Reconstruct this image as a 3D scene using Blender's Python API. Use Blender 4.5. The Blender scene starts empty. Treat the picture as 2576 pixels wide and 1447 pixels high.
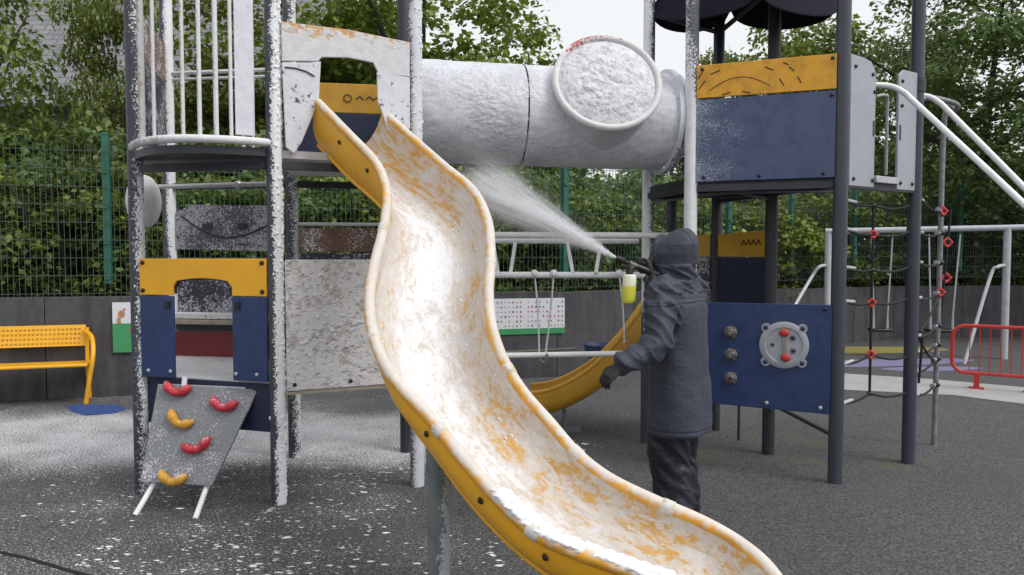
import bpy, bmesh, math, random
import numpy as np
from mathutils import Vector, Matrix, noise
random.seed(7); RNG = np.random.default_rng(7)
PI = math.pi
scene = bpy.context.scene
col = scene.collection

# ------------------------------------------------------------------ camera
H, F, PITCH = 1.62, 1860.0, math.radians(2.57)      # eye height (m), focal length (px of a 2576 px wide frame)
cam_d = bpy.data.cameras.new('camera'); cam = bpy.data.objects.new('camera', cam_d); col.objects.link(cam)
cam.location = (0, 0, H); cam.rotation_euler = (PI/2 - PITCH, 0, 0)
cam_d.sensor_width = 36; cam_d.lens = 36*F/2576; cam_d.clip_end = 2000; cam_d.clip_start = 0.05
scene.camera = cam
def P(px, py, Y):
    """world point seen at (px,py) of the 2576x1447 picture at world depth Y"""
    u, v = (px-1288)/F, (723.5-py)/F
    d = Vector((u, math.cos(PITCH)+v*math.sin(PITCH), -math.sin(PITCH)+v*math.cos(PITCH)))
    return Vector((0, 0, H)) + d*(Y/d.y)
def G(px, py):
    u, v = (px-1288)/F, (723.5-py)/F
    d = Vector((u, math.cos(PITCH)+v*math.sin(PITCH), -math.sin(PITCH)+v*math.cos(PITCH)))
    return Vector((0, 0, H)) + d*(-H/d.z)
V = Vector

# ------------------------------------------------------------------ objects
ORG = {}
def tag(o, label=None, cat=None, group=None, kind=None):
    if label: o['label'] = label
    if cat: o['category'] = cat
    if group: o['group'] = group
    if kind: o['kind'] = kind
    return o
def empty(name, loc, label=None, cat=None, group=None):
    o = bpy.data.objects.new(name, None); o.empty_display_size = .1
    col.objects.link(o); o.location = loc; ORG[o.name] = V(loc)
    return tag(o, label, cat, group)
class MB:
    def __init__(s): s.v = []; s.f = []; s.mi = []; s.m = 0
    def add(s, vs, fs):
        b = len(s.v); s.v += [V(p) for p in vs]
        for f in fs: s.f.append([b+i for i in f]); s.mi.append(s.m)
    def box(s, c, size, ax=None):
        ax = ax or (V((1,0,0)), V((0,1,0)), V((0,0,1))); c = V(c)
        vs = [c + ax[0]*(size[0]/2*i) + ax[1]*(size[1]/2*j) + ax[2]*(size[2]/2*k) for i in (-1,1) for j in (-1,1) for k in (-1,1)]
        s.add(vs, [(0,1,3,2),(4,6,7,5),(0,4,5,1),(2,3,7,6),(0,2,6,4),(1,5,7,3)])
        return s
    def prism(s, poly, ext):
        """poly: 3d outline, extruded by ext"""
        n = len(poly); ext = V(ext); poly = [V(p) for p in poly]
        nrm = V((0,0,0))
        for i in range(n): nrm += poly[i].cross(poly[(i+1) % n])
        if nrm.dot(ext) > 0: poly = poly[::-1]
        s.add(poly + [p+ext for p in poly], [list(range(n)), list(range(2*n-1, n-1, -1))] + [(i+n, (i+1) % n+n, (i+1) % n, i) for i in range(n)])
        return s
    def tube(s, pts, r, n=10, caps=True, closed=False):
        pts = [V(p) for p in pts]; m = len(pts)
        rr = r if isinstance(r, (list, tuple)) else [r]*m
        up = None; rings = []
        for i, p in enumerate(pts):
            if closed: t = pts[(i+1) % m]-pts[i-1]
            else: t = pts[min(i+1, m-1)]-pts[max(i-1, 0)]
            t.normalize()
            if up is None:
                up = V((0,0,1)) if abs(t.z) < .9 else V((1,0,0))
            a = (up - t*up.dot(t)).normalized(); b = t.cross(a); up = a
            rings.append([p + a*(rr[i]*math.cos(2*PI*k/n)) + b*(rr[i]*math.sin(2*PI*k/n)) for k in range(n)])
        fs = []
        for i in range(m if closed else m-1):
            j = (i+1) % m
            for k in range(n): fs.append((i*n+k, i*n+(k+1) % n, j*n+(k+1) % n, j*n+k))
        if caps and not closed: fs += [list(range(n))[::-1], [(m-1)*n+k for k in range(n)]]
        s.add([p for q in rings for p in q], fs)
        return s
    def ball(s, c, r, sc=(1,1,1), nu=12, nv=8, ax=None):
        c = V(c); ax = ax or (V((1,0,0)), V((0,1,0)), V((0,0,1)))
        def pt(a, b): 
            q = (math.sin(b)*math.cos(a)*sc[0], math.sin(b)*math.sin(a)*sc[1], math.cos(b)*sc[2])
            return c + (ax[0]*q[0]+ax[1]*q[1]+ax[2]*q[2])*r
        vs = [pt(0,0)] + [pt(2*PI*i/nu, PI*j/nv) for j in range(1, nv) for i in range(nu)] + [pt(0,PI)]
        fs = [(0, 1+i, 1+(i+1) % nu) for i in range(nu)]
        for j in range(nv-2):
            for i in range(nu): fs.append((1+j*nu+i, 1+(j+1)*nu+i, 1+(j+1)*nu+(i+1) % nu, 1+j*nu+(i+1) % nu))
        l = len(vs)-1; b = 1+(nv-2)*nu
        fs += [(l, b+(i+1) % nu, b+i) for i in range(nu)]
        s.add(vs, fs); return s
    def loft(s, rings, cap=True, closed=True):
        n = len(rings[0]); fs = []
        for i in range(len(rings)-1):
            for k in range(n if closed else n-1):
                fs.append((i*n+k, i*n+(k+1) % n, (i+1)*n+(k+1) % n, (i+1)*n+k))
        if cap: fs += [list(range(n))[::-1], [(len(rings)-1)*n+k for k in range(n)]]
        s.add([p for r in rings for p in r], fs); return s
    def build(s, name, mats, parent=None, ang=40, bevel=0, origin=None):
        org = ORG[parent.name] if parent else (V(origin) if origin is not None else V((0,0,0)))
        me = bpy.data.meshes.new(name)
        me.from_pydata([tuple(p-org) for p in s.v], [], s.f)
        if not isinstance(mats, (list, tuple)): mats = [mats]
        for m in mats: me.materials.append(m)
        if len(mats) > 1: me.polygons.foreach_set('material_index', s.mi)
        me.polygons.foreach_set('use_smooth', [True]*len(me.polygons))
        me.set_sharp_from_angle(angle=math.radians(ang)); me.update()
        o = bpy.data.objects.new(name, me); col.objects.link(o)
        if parent: o.parent = parent
        else: o.location = org
        ORG[o.name] = org
        if bevel:
            b = o.modifiers.new('edge', 'BEVEL'); b.width = bevel; b.segments = 2; b.limit_method = 'ANGLE'; b.angle_limit = math.radians(35)
        return o
def copy_part(o, parent, off=V((0,0,0))):
    c = o.copy(); col.objects.link(c); c.parent = parent; c.location = V(o.location)+V(off); ORG[c.name] = ORG[o.name]+V(off)
    for ch in o.children: 
        d = ch.copy(); col.objects.link(d); d.parent = c
    return c
def copy_thing(o, loc, rz=0, sc=1, label=None):
    c = o.copy(); col.objects.link(c); c.location = loc; c.rotation_euler = (0,0,rz); c.scale = (sc,sc,sc) if not isinstance(sc, tuple) else sc
    if label: c['label'] = label
    for ch in list(o.children):
        d = ch.copy(); col.objects.link(d); d.parent = c
    return c
def catmull(pts, sub):
    pts = [V(p) for p in pts]; out = []
    for i in range(len(pts)-1):
        p0, p1, p2, p3 = pts[max(i-1,0)], pts[i], pts[i+1], pts[min(i+2, len(pts)-1)]
        for k in range(sub):
            t = k/sub
            out.append(.5*((2*p1)+(-p0+p2)*t+(2*p0-5*p1+4*p2-p3)*t*t+(-p0+3*p1-3*p2+p3)*t**3))
    out.append(pts[-1]); return out

# ------------------------------------------------------------------ materials
def new_mat(name):
    m = bpy.data.materials.new(name); m.use_nodes = True; nt = m.node_tree
    return m, nt, nt.nodes, nt.links, nt.nodes['Principled BSDF']
def nd(nt, t, **kw):
    n = nt.nodes.new(t)
    for k, v in kw.items():
        if k.startswith('i_'): n.inputs[k[2:].replace('_', ' ')].default_value = v
        else: setattr(n, k, v)
    return n
def mth(nt, op, a, b=None, c=None, clamp=False):
    n = nt.nodes.new('ShaderNodeMath'); n.operation = op; n.use_clamp = clamp
    for i, x in enumerate((a, b, c)):
        if x is None: continue
        if isinstance(x, (int, float)): n.inputs[i].default_value = x
        else: nt.links.new(x, n.inputs[i])
    return n.outputs[0]
def pos(nt, scale=(1,1,1), coord='world'):
    if coord == 'world': o = nd(nt, 'ShaderNodeNewGeometry').outputs['Position']
    else: o = nd(nt, 'ShaderNodeTexCoord').outputs['Object']
    mp = nd(nt, 'ShaderNodeMapping'); mp.inputs['Scale'].default_value = scale; nt.links.new(o, mp.inputs['Vector'])
    return mp.outputs[0]
def noi(nt, vec, scale, detail=3, rough=.55, dist=0):
    n = nd(nt, 'ShaderNodeTexNoise', i_Scale=scale, i_Detail=detail, i_Roughness=rough, i_Distortion=dist); nt.links.new(vec, n.inputs['Vector'])
    return n.outputs['Fac']
def smooth(nt, x, a, b):
    n = nd(nt, 'ShaderNodeMapRange'); n.interpolation_type = 'SMOOTHSTEP'; nt.links.new(x, n.inputs['Value'])
    n.inputs['From Min'].default_value = a; n.inputs['From Max'].default_value = b
    return n.outputs[0]
def mix(nt, fac, a, b):
    n = nd(nt, 'ShaderNodeMix', data_type='RGBA')
    if isinstance(fac, (int, float)): n.inputs[0].default_value = fac
    else: nt.links.new(fac, n.inputs[0])
    for i, x in ((6, a), (7, b)):
        if isinstance(x, (tuple, list)): n.inputs[i].default_value = (*x, 1)[:4]
        else: nt.links.new(x, n.inputs[i])
    return n.outputs[2]
def bump(nt, h, strength, dist, bs):
    b = nd(nt, 'ShaderNodeBump'); b.inputs['Strength'].default_value = strength; b.inputs['Distance'].default_value = dist
    nt.links.new(h, b.inputs['Height']); nt.links.new(b.outputs[0], bs.inputs['Normal'])
def paint(name, c, rough=.45, var=.12, sc=9, bmp=.08, metal=0, dirt=None):
    """plain material with small tonal variation, grime and a fine surface texture"""
    m, nt, n, l, bs = new_mat(name)
    v = pos(nt, coord='world')
    a = noi(nt, v, sc, 5, .65)
    c2 = dirt or tuple(x*(1-2.6*var) for x in c)
    k = smooth(nt, a, .35, .75)
    l.new(mix(nt, k, c, c2), bs.inputs['Base Color'])
    r = mth(nt, 'MULTIPLY_ADD', noi(nt, v, sc*3, 3), .3, rough-.15); l.new(r, bs.inputs['Roughness'])
    bs.inputs['Metallic'].default_value = metal
    if bmp: bump(nt, noi(nt, v, 140, 2), bmp, .004, bs)
    return m
FOAM = (.80, .81, .83)
def foamed(name, base, bias=0., d=(0,0,0), kd=0., fine=60, coarse=5, zr=None, rough=.45, foam=FOAM, soft=.085, base2=None, xr=None, wf=.9, wc=.7, bm=.5):
    """painted surface under sprayed foam: the speckle grows denser towards the side the foam came from"""
    m, nt, n, l, bs = new_mat(name)
    v = pos(nt)
    s = mth(nt, 'MULTIPLY_ADD', noi(nt, v, fine, 3, .6), wf, bias-.5*(wf+wc))
    s = mth(nt, 'MULTIPLY_ADD', noi(nt, v, coarse, 3, .6), wc, s)
    if kd:
        g = nd(nt, 'ShaderNodeNewGeometry'); dp = nd(nt, 'ShaderNodeVectorMath', operation='DOT_PRODUCT')
        l.new(g.outputs['Normal'], dp.inputs[0]); dp.inputs[1].default_value = V(d).normalized()
        s = mth(nt, 'MULTIPLY_ADD', dp.outputs['Value'], kd, s)
    for ax, rg in (('Z', zr), ('X', xr)):
        if rg:
            sp = nd(nt, 'ShaderNodeSeparateXYZ'); l.new(v, sp.inputs[0])
            t = nd(nt, 'ShaderNodeMapRange'); l.new(sp.outputs[ax], t.inputs[0])
            t.inputs[1].default_value, t.inputs[2].default_value, t.inputs[3].default_value, t.inputs[4].default_value = rg
            s = mth(nt, 'ADD', s, t.outputs[0])
    k = smooth(nt, s, -soft, soft)
    b2 = base2 or tuple(x*.75 for x in base)
    bc = mix(nt, smooth(nt, noi(nt, v, 11, 4), .4, .7), base, b2)
    fc = mix(nt, smooth(nt, noi(nt, v, 14, 4, .65), .3, .75), foam, tuple(x*.86 for x in foam))
    l.new(mix(nt, k, bc, fc), bs.inputs['Base Color'])
    l.new(mth(nt, 'MULTIPLY_ADD', k, .2, rough), bs.inputs['Roughness'])
    h = mth(nt, 'MULTIPLY', mth(nt, 'ADD', k, mth(nt, 'MULTIPLY', noi(nt, v, 45, 4), .8)), k)
    bump(nt, h, bm, .006, bs)
    return m

M = {}
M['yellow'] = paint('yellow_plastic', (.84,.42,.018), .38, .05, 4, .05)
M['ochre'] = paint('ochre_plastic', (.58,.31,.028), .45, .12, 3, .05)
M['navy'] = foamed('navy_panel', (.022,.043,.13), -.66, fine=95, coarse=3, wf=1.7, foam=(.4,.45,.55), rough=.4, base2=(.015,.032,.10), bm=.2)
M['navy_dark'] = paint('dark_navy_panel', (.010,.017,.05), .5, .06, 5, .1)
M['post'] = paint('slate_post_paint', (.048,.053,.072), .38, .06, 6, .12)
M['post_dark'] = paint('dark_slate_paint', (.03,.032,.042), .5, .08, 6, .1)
M['black'] = paint('black_plastic', (.012,.012,.014), .4, .1, 9, .1)
M['rope'] = paint('black_rope', (.016,.016,.02), .8, .1, 40, .3)
M['grey'] = paint('pale_grey_panel', (.36,.37,.42), .45, .05, 5, .08)
M['galv'] = paint('galvanised_steel', (.50,.51,.53), .42, .07, 22, .05, .35)
M['white_metal'] = paint('white_painted_steel', (.86,.87,.88), .4, .06, 12, .05)
M['swing_metal'] = paint('pale_steel_tube', (.46,.48,.50), .45, .08, 9, .05)
M['steel'] = paint('dark_galvanised', (.2,.21,.22), .45, .1, 15, .05, .5)
M['red'] = paint('red_plastic', (.55,.035,.03), .4, .08, 8, .08)
M['red_dark'] = paint('dark_red_panel', (.17,.008,.013), .45, .08, 6, .08)
M['green_post'] = paint('green_coated_steel', (.022,.135,.095), .5, .08, 8, .05)
M['wire'] = paint('green_wire', (.07,.115,.095), .5, .1, 8, 0)
M['green_print'] = paint('green_print', (.055,.30,.115), .5, .05, 6, .02)
M['white_print'] = paint('white_print', (.70,.70,.74), .5, .03, 6, .02)
M['orange_print'] = paint('orange_print', (.6,.2,.06), .5, .05, 6, 0)
M['purple_print'] = paint('purple_print', (.25,.06,.4), .5, .05, 6, 0)
M['red_print'] = paint('red_print', (.55,.05,.06), .5, .05, 6, 0)
M['blue_print'] = paint('blue_print', (.05,.15,.5), .5, .05, 6, 0)
M['dark_print'] = paint('dark_print', (.03,.03,.04), .5, .05, 6, 0)
M['blue_floor'] = paint('blue_rubber_patch', (.03,.075,.26), .85, .15, 20, .4)
M['yellow_floor'] = paint('yellow_rubber_patch', (.30,.25,.07), .9, .15, 20, .3)
M['lilac_floor'] = paint('lilac_rubber_patch', (.21,.19,.32), .9, .12, 20, .3)
M['path'] = paint('pale_concrete', (.36,.36,.36), .85, .07, 3, .3)
M['engrave'] = paint('engraved_groove', (.05,.025,.006), .6, .1, 9, 0)
M['beige'] = paint('beige_timber', (.34,.30,.23), .6, .12, 12, .1)
M['brown'] = foamed('brown_panel_speckled', (.17,.09,.055), -.1, fine=70, rough=.5)
M['bronze'] = paint('brass_knob', (.15,.14,.135), .5, .15, 25, .1, .3)
M['pole'] = paint('worn_grey_pole', (.27,.27,.28), .5, .18, 14, .1, .3)
DIR = (1, -.12, 0)     # foam was thrown from the right
PC = (.05,.055,.075)
M['post_half'] = foamed('post_foam_one_side', PC, -.16, DIR, .72, 78, 7, wf=1.7, wc=.8)
M['post_speck'] = foamed('post_foam_speckled', PC, -.20, DIR, .38, 78, 6, wf=1.9, wc=.9)
M['post_left'] = foamed('post_foam_mottled', PC, -.22, DIR, .48, 78, 4, zr=(2.1,2.45,0,-.25), wf=1.9, wc=1.1)
M['post_white'] = foamed('post_foam_white', (.12,.125,.14), .16, DIR, .5, 70, 5, wf=1.5, foam=(.68,.70,.75))
M['post_g'] = foamed('post_foam_upper', (.09,.098,.12), -.05, (-.9,-.4,0), .25, 85, 5, zr=(3.3,2.45,-.22,.45), wf=1.7)
M['post_h'] = foamed('post_foam_rear', PC, -.08, (-.9,-.4,0), .4, 80, 4, zr=(.95,1.25,-.9,0.05), wf=1.6)
M['tube'] = None
M['yellow_foam'] = foamed('yellow_panel_foamed', (.56,.36,.17), .20, fine=30, coarse=12, foam=(.66,.655,.67), zr=(3.1,2.90,-.32,.3), soft=.16, wf=1.2, base2=(.60,.26,.06))
M['white_foam'] = foamed('panel_all_foam', (.07,.08,.12), .25, fine=38, coarse=9, foam=(.68,.68,.73), wf=1.1, wc=1.5)
M['cream_panel'] = foamed('panel_stained_foam', (.42,.375,.345), .20, fine=26, coarse=7, foam=(.70,.69,.69), wf=1.3, wc=1.0, soft=.26, base2=(.36,.33,.31), bm=1.0)
M['grey_speck'] = foamed('grey_panel_speckled', (.06,.06,.075), .01, fine=62, coarse=3, foam=(.38,.37,.42))
M['dark_speck'] = foamed('dark_panel_speckled', (.02,.022,.035), -.05, fine=52, coarse=4, foam=(.45,.45,.5))
M['deck_foam'] = foamed('deck_foamed', (.10,.10,.11), .25, fine=40, coarse=5, foam=(.66,.66,.68))
M['rail_foam'] = foamed('rail_foamed', (.42,.40,.33), .2, DIR, .3, 50, 6, foam=(.70,.71,.74))
M['bar_cream'] = foamed('bar_creamy', (.47,.42,.30), .0, DIR, .35, 40, 5, foam=(.70,.70,.71))
M['ramp'] = foamed('ramp_speckled', (.185,.195,.21), -.17, fine=90, coarse=4, foam=(.60,.58,.66), wf=1.5, base2=(.19,.205,.215))
M['hold_red'] = foamed('red_hold', (.55,.035,.055), -.36, (0,-.3,.9), .32, 70, 8, foam=(.68,.42,.46))
M['hold_yellow'] = foamed('yellow_hold', (.70,.36,.04), -.38, (0,-.3,.9), .32, 70, 8, foam=(.72,.60,.45))
M['navy_mist_sheen'] = foamed('navy_panel_mist_sky_sheen', (.06,.085,.175), -.46, fine=120, coarse=5, xr=(1.3,1.9,.52,0), foam=(.42,.46,.56), soft=.16, wf=1.2)  # base painted lighter to imitate sky reflection; speckle on the left is sprayed foam
M['yellow_mist'] = foamed('yellow_panel_misted', (.72,.35,.02), -.52, fine=95, coarse=4, xr=(1.3,1.55,.45,0), foam=(.75,.7,.62), soft=.08)
M['fabric'] = paint('dark_roof_sheet', (.016,.015,.026), .8, .08, 5, .1); M['fabric'].node_tree.nodes['Principled BSDF'].inputs['Specular IOR Level'].default_value = .08

# tube: white foam skin with wrinkled relief
m, nt, n, l, bs = new_mat('foam_crust'); M['tube'] = m
v = pos(nt); a = noi(nt, v, 3, 4); w = nd(nt, 'ShaderNodeTexVoronoi', feature='SMOOTH_F1', i_Scale=26.); w.inputs['Smoothness'].default_value = .6
mp = nd(nt, 'ShaderNodeMapping'); mp.inputs['Scale'].default_value = (1,1,1.5); l.new(v, mp.inputs[0])
ds = nd(nt, 'ShaderNodeTexNoise', i_Scale=9., i_Detail=3.); l.new(mp.outputs[0], ds.inputs[0])
vm = nd(nt, 'ShaderNodeVectorMath', operation='MULTIPLY_ADD'); l.new(ds.outputs['Color'], vm.inputs[0]); vm.inputs[1].default_value = (.09,.09,.09); l.new(mp.outputs[0], vm.inputs[2])
l.new(vm.outputs[0], w.inputs['Vector'])
f2 = noi(nt, v, 55, 4, .6)
l.new(mix(nt, smooth(nt, mth(nt, 'ADD', mth(nt, 'MULTIPLY', a, .6), mth(nt, 'MULTIPLY', f2, .5)), .42, .72), (.66,.67,.715), (.46,.465,.505)), bs.inputs['Base Color'])
bs.inputs['Roughness'].default_value = .5
amp = smooth(nt, noi(nt, v, 2.2, 2), .38, .6)
hh = mth(nt, 'ADD', mth(nt, 'MULTIPLY', mth(nt, 'MULTIPLY', w.outputs['Distance'], -2.2), amp), mth(nt, 'MULTIPLY', f2, .35))
bump(nt, hh, .27, .013, bs)
M['dome'] = foamed('dome_foam', (.50,.51,.54), .10, fine=34, coarse=12, foam=(.70,.71,.735), soft=.2, wf=1.2)
M['rim'] = foamed('dome_rim', (.50,.06,.05), .36, zr=(3.0,3.22,.15,-.5), xr=(.5,.95,0,.5), fine=45, coarse=5, wf=1.2, foam=(.72,.70,.71))

# slide bed: foam wiped thin so the yellow plastic shows in smears (u,v along the chute kept in a uv layer)
m, nt, n, l, bs = new_mat('slide_bed_foam'); M['bed'] = m
uv = nd(nt, 'ShaderNodeUVMap'); uv.uv_map = 'chute'
sep = nd(nt, 'ShaderNodeSeparateXYZ'); l.new(uv.outputs[0], sep.inputs[0])
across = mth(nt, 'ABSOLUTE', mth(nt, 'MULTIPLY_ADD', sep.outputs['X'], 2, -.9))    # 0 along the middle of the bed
v = pos(nt)
def mapped(sc, rot=(0,0,0)):
    q = nd(nt, 'ShaderNodeMapping'); q.inputs['Scale'].default_value = sc; q.inputs['Rotation'].default_value = rot; l.new(v, q.inputs[0]); return q.outputs[0]
def uvn(sc, rot, scale, det, ro, di):
    q = nd(nt, 'ShaderNodeMapping'); q.inputs['Scale'].default_value = (*sc, 1); q.inputs['Rotation'].default_value = (0,0,rot); l.new(uv.outputs[0], q.inputs[0]); return noi(nt, q.outputs[0], scale, det, ro, di)
blot = uvn((1,1), 0, 4.5, 3, .55, .6)
fine = uvn((1.5,.8), .6, 13, 5, .6, 1.0)
grit = uvn((1,1), 0, 48, 3, .6, .3)
vv = sep.outputs['Y']
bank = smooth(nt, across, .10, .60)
top = mth(nt, 'SUBTRACT', 1, smooth(nt, vv, .25, .75))
s = mth(nt, 'ADD', mth(nt, 'MULTIPLY_ADD', blot, 1.1, -.55), mth(nt, 'MULTIPLY_ADD', fine, 1.5, -.75))
s = mth(nt, 'ADD', s, mth(nt, 'MULTIPLY_ADD', grit, .8, -.40))
s = mth(nt, 'ADD', s, mth(nt, 'MULTIPLY_ADD', bank, .36, -.34))
s = mth(nt, 'ADD', s, mth(nt, 'MULTIPLY', top, .13))
s = mth(nt, 'ADD', s, mth(nt, 'MULTIPLY', smooth(nt, vv, 1.2, 2.2), .10))
wh = smooth(nt, s, -.44, .08)       # cream tint
ye = smooth(nt, s, .03, .40)        # bare yellow
pk = smooth(nt, uvn((1,1), 0, 9, 3, .5, 0), .45, .65)
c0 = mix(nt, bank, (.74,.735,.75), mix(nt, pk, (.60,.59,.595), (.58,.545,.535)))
c1 = mix(nt, wh, c0, mix(nt, uvn((1,1), 0, 16, 4, .6, 0), (.56,.485,.395), (.53,.49,.465)))
c2 = mix(nt, ye, c1, mix(nt, uvn((1,1), 0, 30, 3, .6, 0), (.62,.31,.035), (.50,.30,.10)))
l.new(c2, bs.inputs['Base Color']); bs.inputs['Roughness'].default_value = .52
bump(nt, mth(nt, 'SUBTRACT', mth(nt, 'MULTIPLY', fine, .7), mth(nt, 'MULTIPLY', ye, .5)), .4, .012, bs)
# outside of the slide: yellow, the rolled rim half covered
M['rim_slide'] = foamed('slide_rim_smeared', (.74,.36,.03), -.04, (.5,-.1,.9), .5, 22, 4, foam=(.66,.61,.55), soft=.28, bm=.12, wf=1.2, wc=1.5)

# ground: granulated rubber, foam spatter to the left
m, nt, n, l, bs = new_mat('rubber_ground'); M['ground'] = m
v = pos(nt); sep = nd(nt, 'ShaderNodeSeparateXYZ'); l.new(v, sep.inputs[0])
X, Y = sep.outputs['X'], sep.outputs['Y']
gr = noi(nt, v, 80, 2, .75); gr2 = noi(nt, v, 60, 3, .75); big = noi(nt, v, .9, 4, .6)
vo = nd(nt, 'ShaderNodeTexVoronoi', i_Scale=105.); l.new(v, vo.inputs['Vector'])
sc_ = nd(nt, 'ShaderNodeSeparateXYZ'); l.new(vo.outputs['Color'], sc_.inputs[0])
base = mix(nt, smooth(nt, mth(nt, 'ADD', mth(nt, 'MULTIPLY', sc_.outputs[0], .5), mth(nt, 'MULTIPLY', gr2, .5)), .3, .75), (.034,.034,.036), (.125,.125,.128))
base = mix(nt, mth(nt, 'MULTIPLY', smooth(nt, big, .35, .7), .35), base, (.05,.052,.055))
moss = mth(nt, 'MULTIPLY', smooth(nt, noi(nt, v, 2.2, 4, .65), .5, .72), mth(nt, 'MULTIPLY', smooth(nt, X, .9, 1.5), mth(nt, 'SUBTRACT', 1, smooth(nt, X, 2.6, 3.6))))
moss = mth(nt, 'MULTIPLY', moss, mth(nt, 'MULTIPLY', smooth(nt, Y, 4.6, 5.1), mth(nt, 'SUBTRACT', 1, smooth(nt, Y, 6.4, 7.2))))
base = mix(nt, mth(nt, 'MULTIPLY', moss, .7), base, (.095,.092,.05))
# spatter amount
am = mth(nt, 'SUBTRACT', 1, smooth(nt, X, -1.3, 1.2))
band = mth(nt, 'MULTIPLY', smooth(nt, Y, 5.1, 6.1), mth(nt, 'SUBTRACT', 1, smooth(nt, Y, 7.0, 7.9)))
s = mth(nt, 'MULTIPLY_ADD', am, .30, -.66)
s = mth(nt, 'ADD', s, mth(nt, 'MULTIPLY', mth(nt, 'MULTIPLY', am, band), .44))
s = mth(nt, 'ADD', s, mth(nt, 'MULTIPLY_ADD', gr, 2.4, -1.2))
s = mth(nt, 'ADD', s, mth(nt, 'MULTIPLY_ADD', gr2, .9, -.45))
s = mth(nt, 'ADD', s, mth(nt, 'MULTIPLY_ADD', noi(nt, v, 1.7, 4, .6), .65, -.30))
k = smooth(nt, s, -.05, .06)
base = mix(nt, mth(nt, 'MULTIPLY', smooth(nt, s, -.40, .05), .18), base, (.3,.3,.31))
l.new(mix(nt, k, base, (.66,.66,.68)), bs.inputs['Base Color']); bs.inputs['Roughness'].default_value = .85
bump(nt, mth(nt, 'ADD', gr, mth(nt, 'MULTIPLY', sc_.outputs[0], .5)), .55, .008, bs)

# dark retaining wall, vertical streaks
m, nt, n, l, bs = new_mat('weathered_wall'); M['wall'] = m
v = pos(nt); st = noi(nt, pos(nt, (2.5,2.5,.5)), 2.4, 6, .6); pt = noi(nt, v, 9, 4)
l.new(mix(nt, smooth(nt, mth(nt, 'ADD', mth(nt, 'MULTIPLY', st, .75), mth(nt, 'MULTIPLY', pt, .25)), .32, .72), (.040,.039,.043), (.088,.086,.092)), bs.inputs['Base Color'])
bs.inputs['Roughness'].default_value = .85; bump(nt, mth(nt, 'ADD', st, pt), .4, .01, bs)

def leaf_mat(name, a, b, c):
    m, nt, n, l, bs = new_mat(name)
    g = nd(nt, 'ShaderNodeNewGeometry'); r = g.outputs['Random Per Island']
    cr = nd(nt, 'ShaderNodeValToRGB'); l.new(r, cr.inputs[0]); e = cr.color_ramp.elements
    e[0].color = (*a, 1); e[1].color = (*c, 1); e.new(.5).color = (*b, 1)
    oi = nd(nt, 'ShaderNodeObjectInfo'); hv = nd(nt, 'ShaderNodeHueSaturation')
    l.new(mth(nt, 'MULTIPLY_ADD', oi.outputs['Random'], .03, .485), hv.inputs['Hue']); l.new(mth(nt, 'MULTIPLY_ADD', oi.outputs['Random'], .4, .8), hv.inputs['Value'])
    l.new(cr.outputs[0], hv.inputs['Color'])
    l.new(hv.outputs[0], bs.inputs['Base Color']); bs.inputs['Roughness'].default_value = .5
    tr = nd(nt, 'ShaderNodeBsdfTranslucent'); l.new(mix(nt, .45, hv.outputs[0], (.16,.2,.02)), tr.inputs[0])
    mx = nd(nt, 'ShaderNodeMixShader'); mx.inputs[0].default_value = .35
    l.new(bs.outputs[0], mx.inputs[1]); l.new(tr.outputs[0], mx.inputs[2]); l.new(mx.outputs[0], n['Material Output'].inputs[0])
    return m
M['leaf_a'] = leaf_mat('leaf_mid_green', (.08,.135,.027), (.155,.23,.04), (.25,.315,.068))
M['leaf_b'] = leaf_mat('leaf_bright_green', (.085,.14,.024), (.175,.245,.036), (.28,.335,.065))
M['leaf_c'] = leaf_mat('leaf_deep_green', (.055,.105,.034), (.11,.18,.052), (.19,.26,.09))
M['bark'] = paint('bark', (.06,.05,.04), .9, .2, 14, .5)
m, nt, n, l, bs = new_mat('slate_roof'); M['slate'] = m
br = nd(nt, 'ShaderNodeTexBrick', i_Scale=1., i_Mortar_Size=.012, i_Brick_Width=.35, i_Row_Height=.22)
tc = nd(nt, 'ShaderNodeTexCoord'); l.new(tc.outputs['UV'], br.inputs[0])
br.inputs['Color1'].default_value = (.19,.195,.21,1); br.inputs['Color2'].default_value = (.27,.275,.29,1); br.inputs['Mortar'].default_value = (.03,.03,.03,1)
l.new(mix(nt, .4, br.outputs[0], mix(nt, noi(nt, pos(nt), 3, 5), (.08,.08,.08), (.2,.2,.2))), bs.inputs['Base Color']); bs.inputs['Roughness'].default_value = .8
bump(nt, br.outputs['Fac'], -.4, .02, bs)
M['render_wall'] = paint('grey_rendered_wall', (.20,.195,.185), .9, .18, 1.5, .3)
M['brick'] = paint('orange_brick', (.32,.12,.06), .85, .15, 12, .3)
M['gutter'] = paint('grey_gutter', (.32,.32,.33), .6, .1, 6, .1)
M['window'] = paint('dark_window', (.02,.025,.03), .15, .1, 3, 0)

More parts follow.
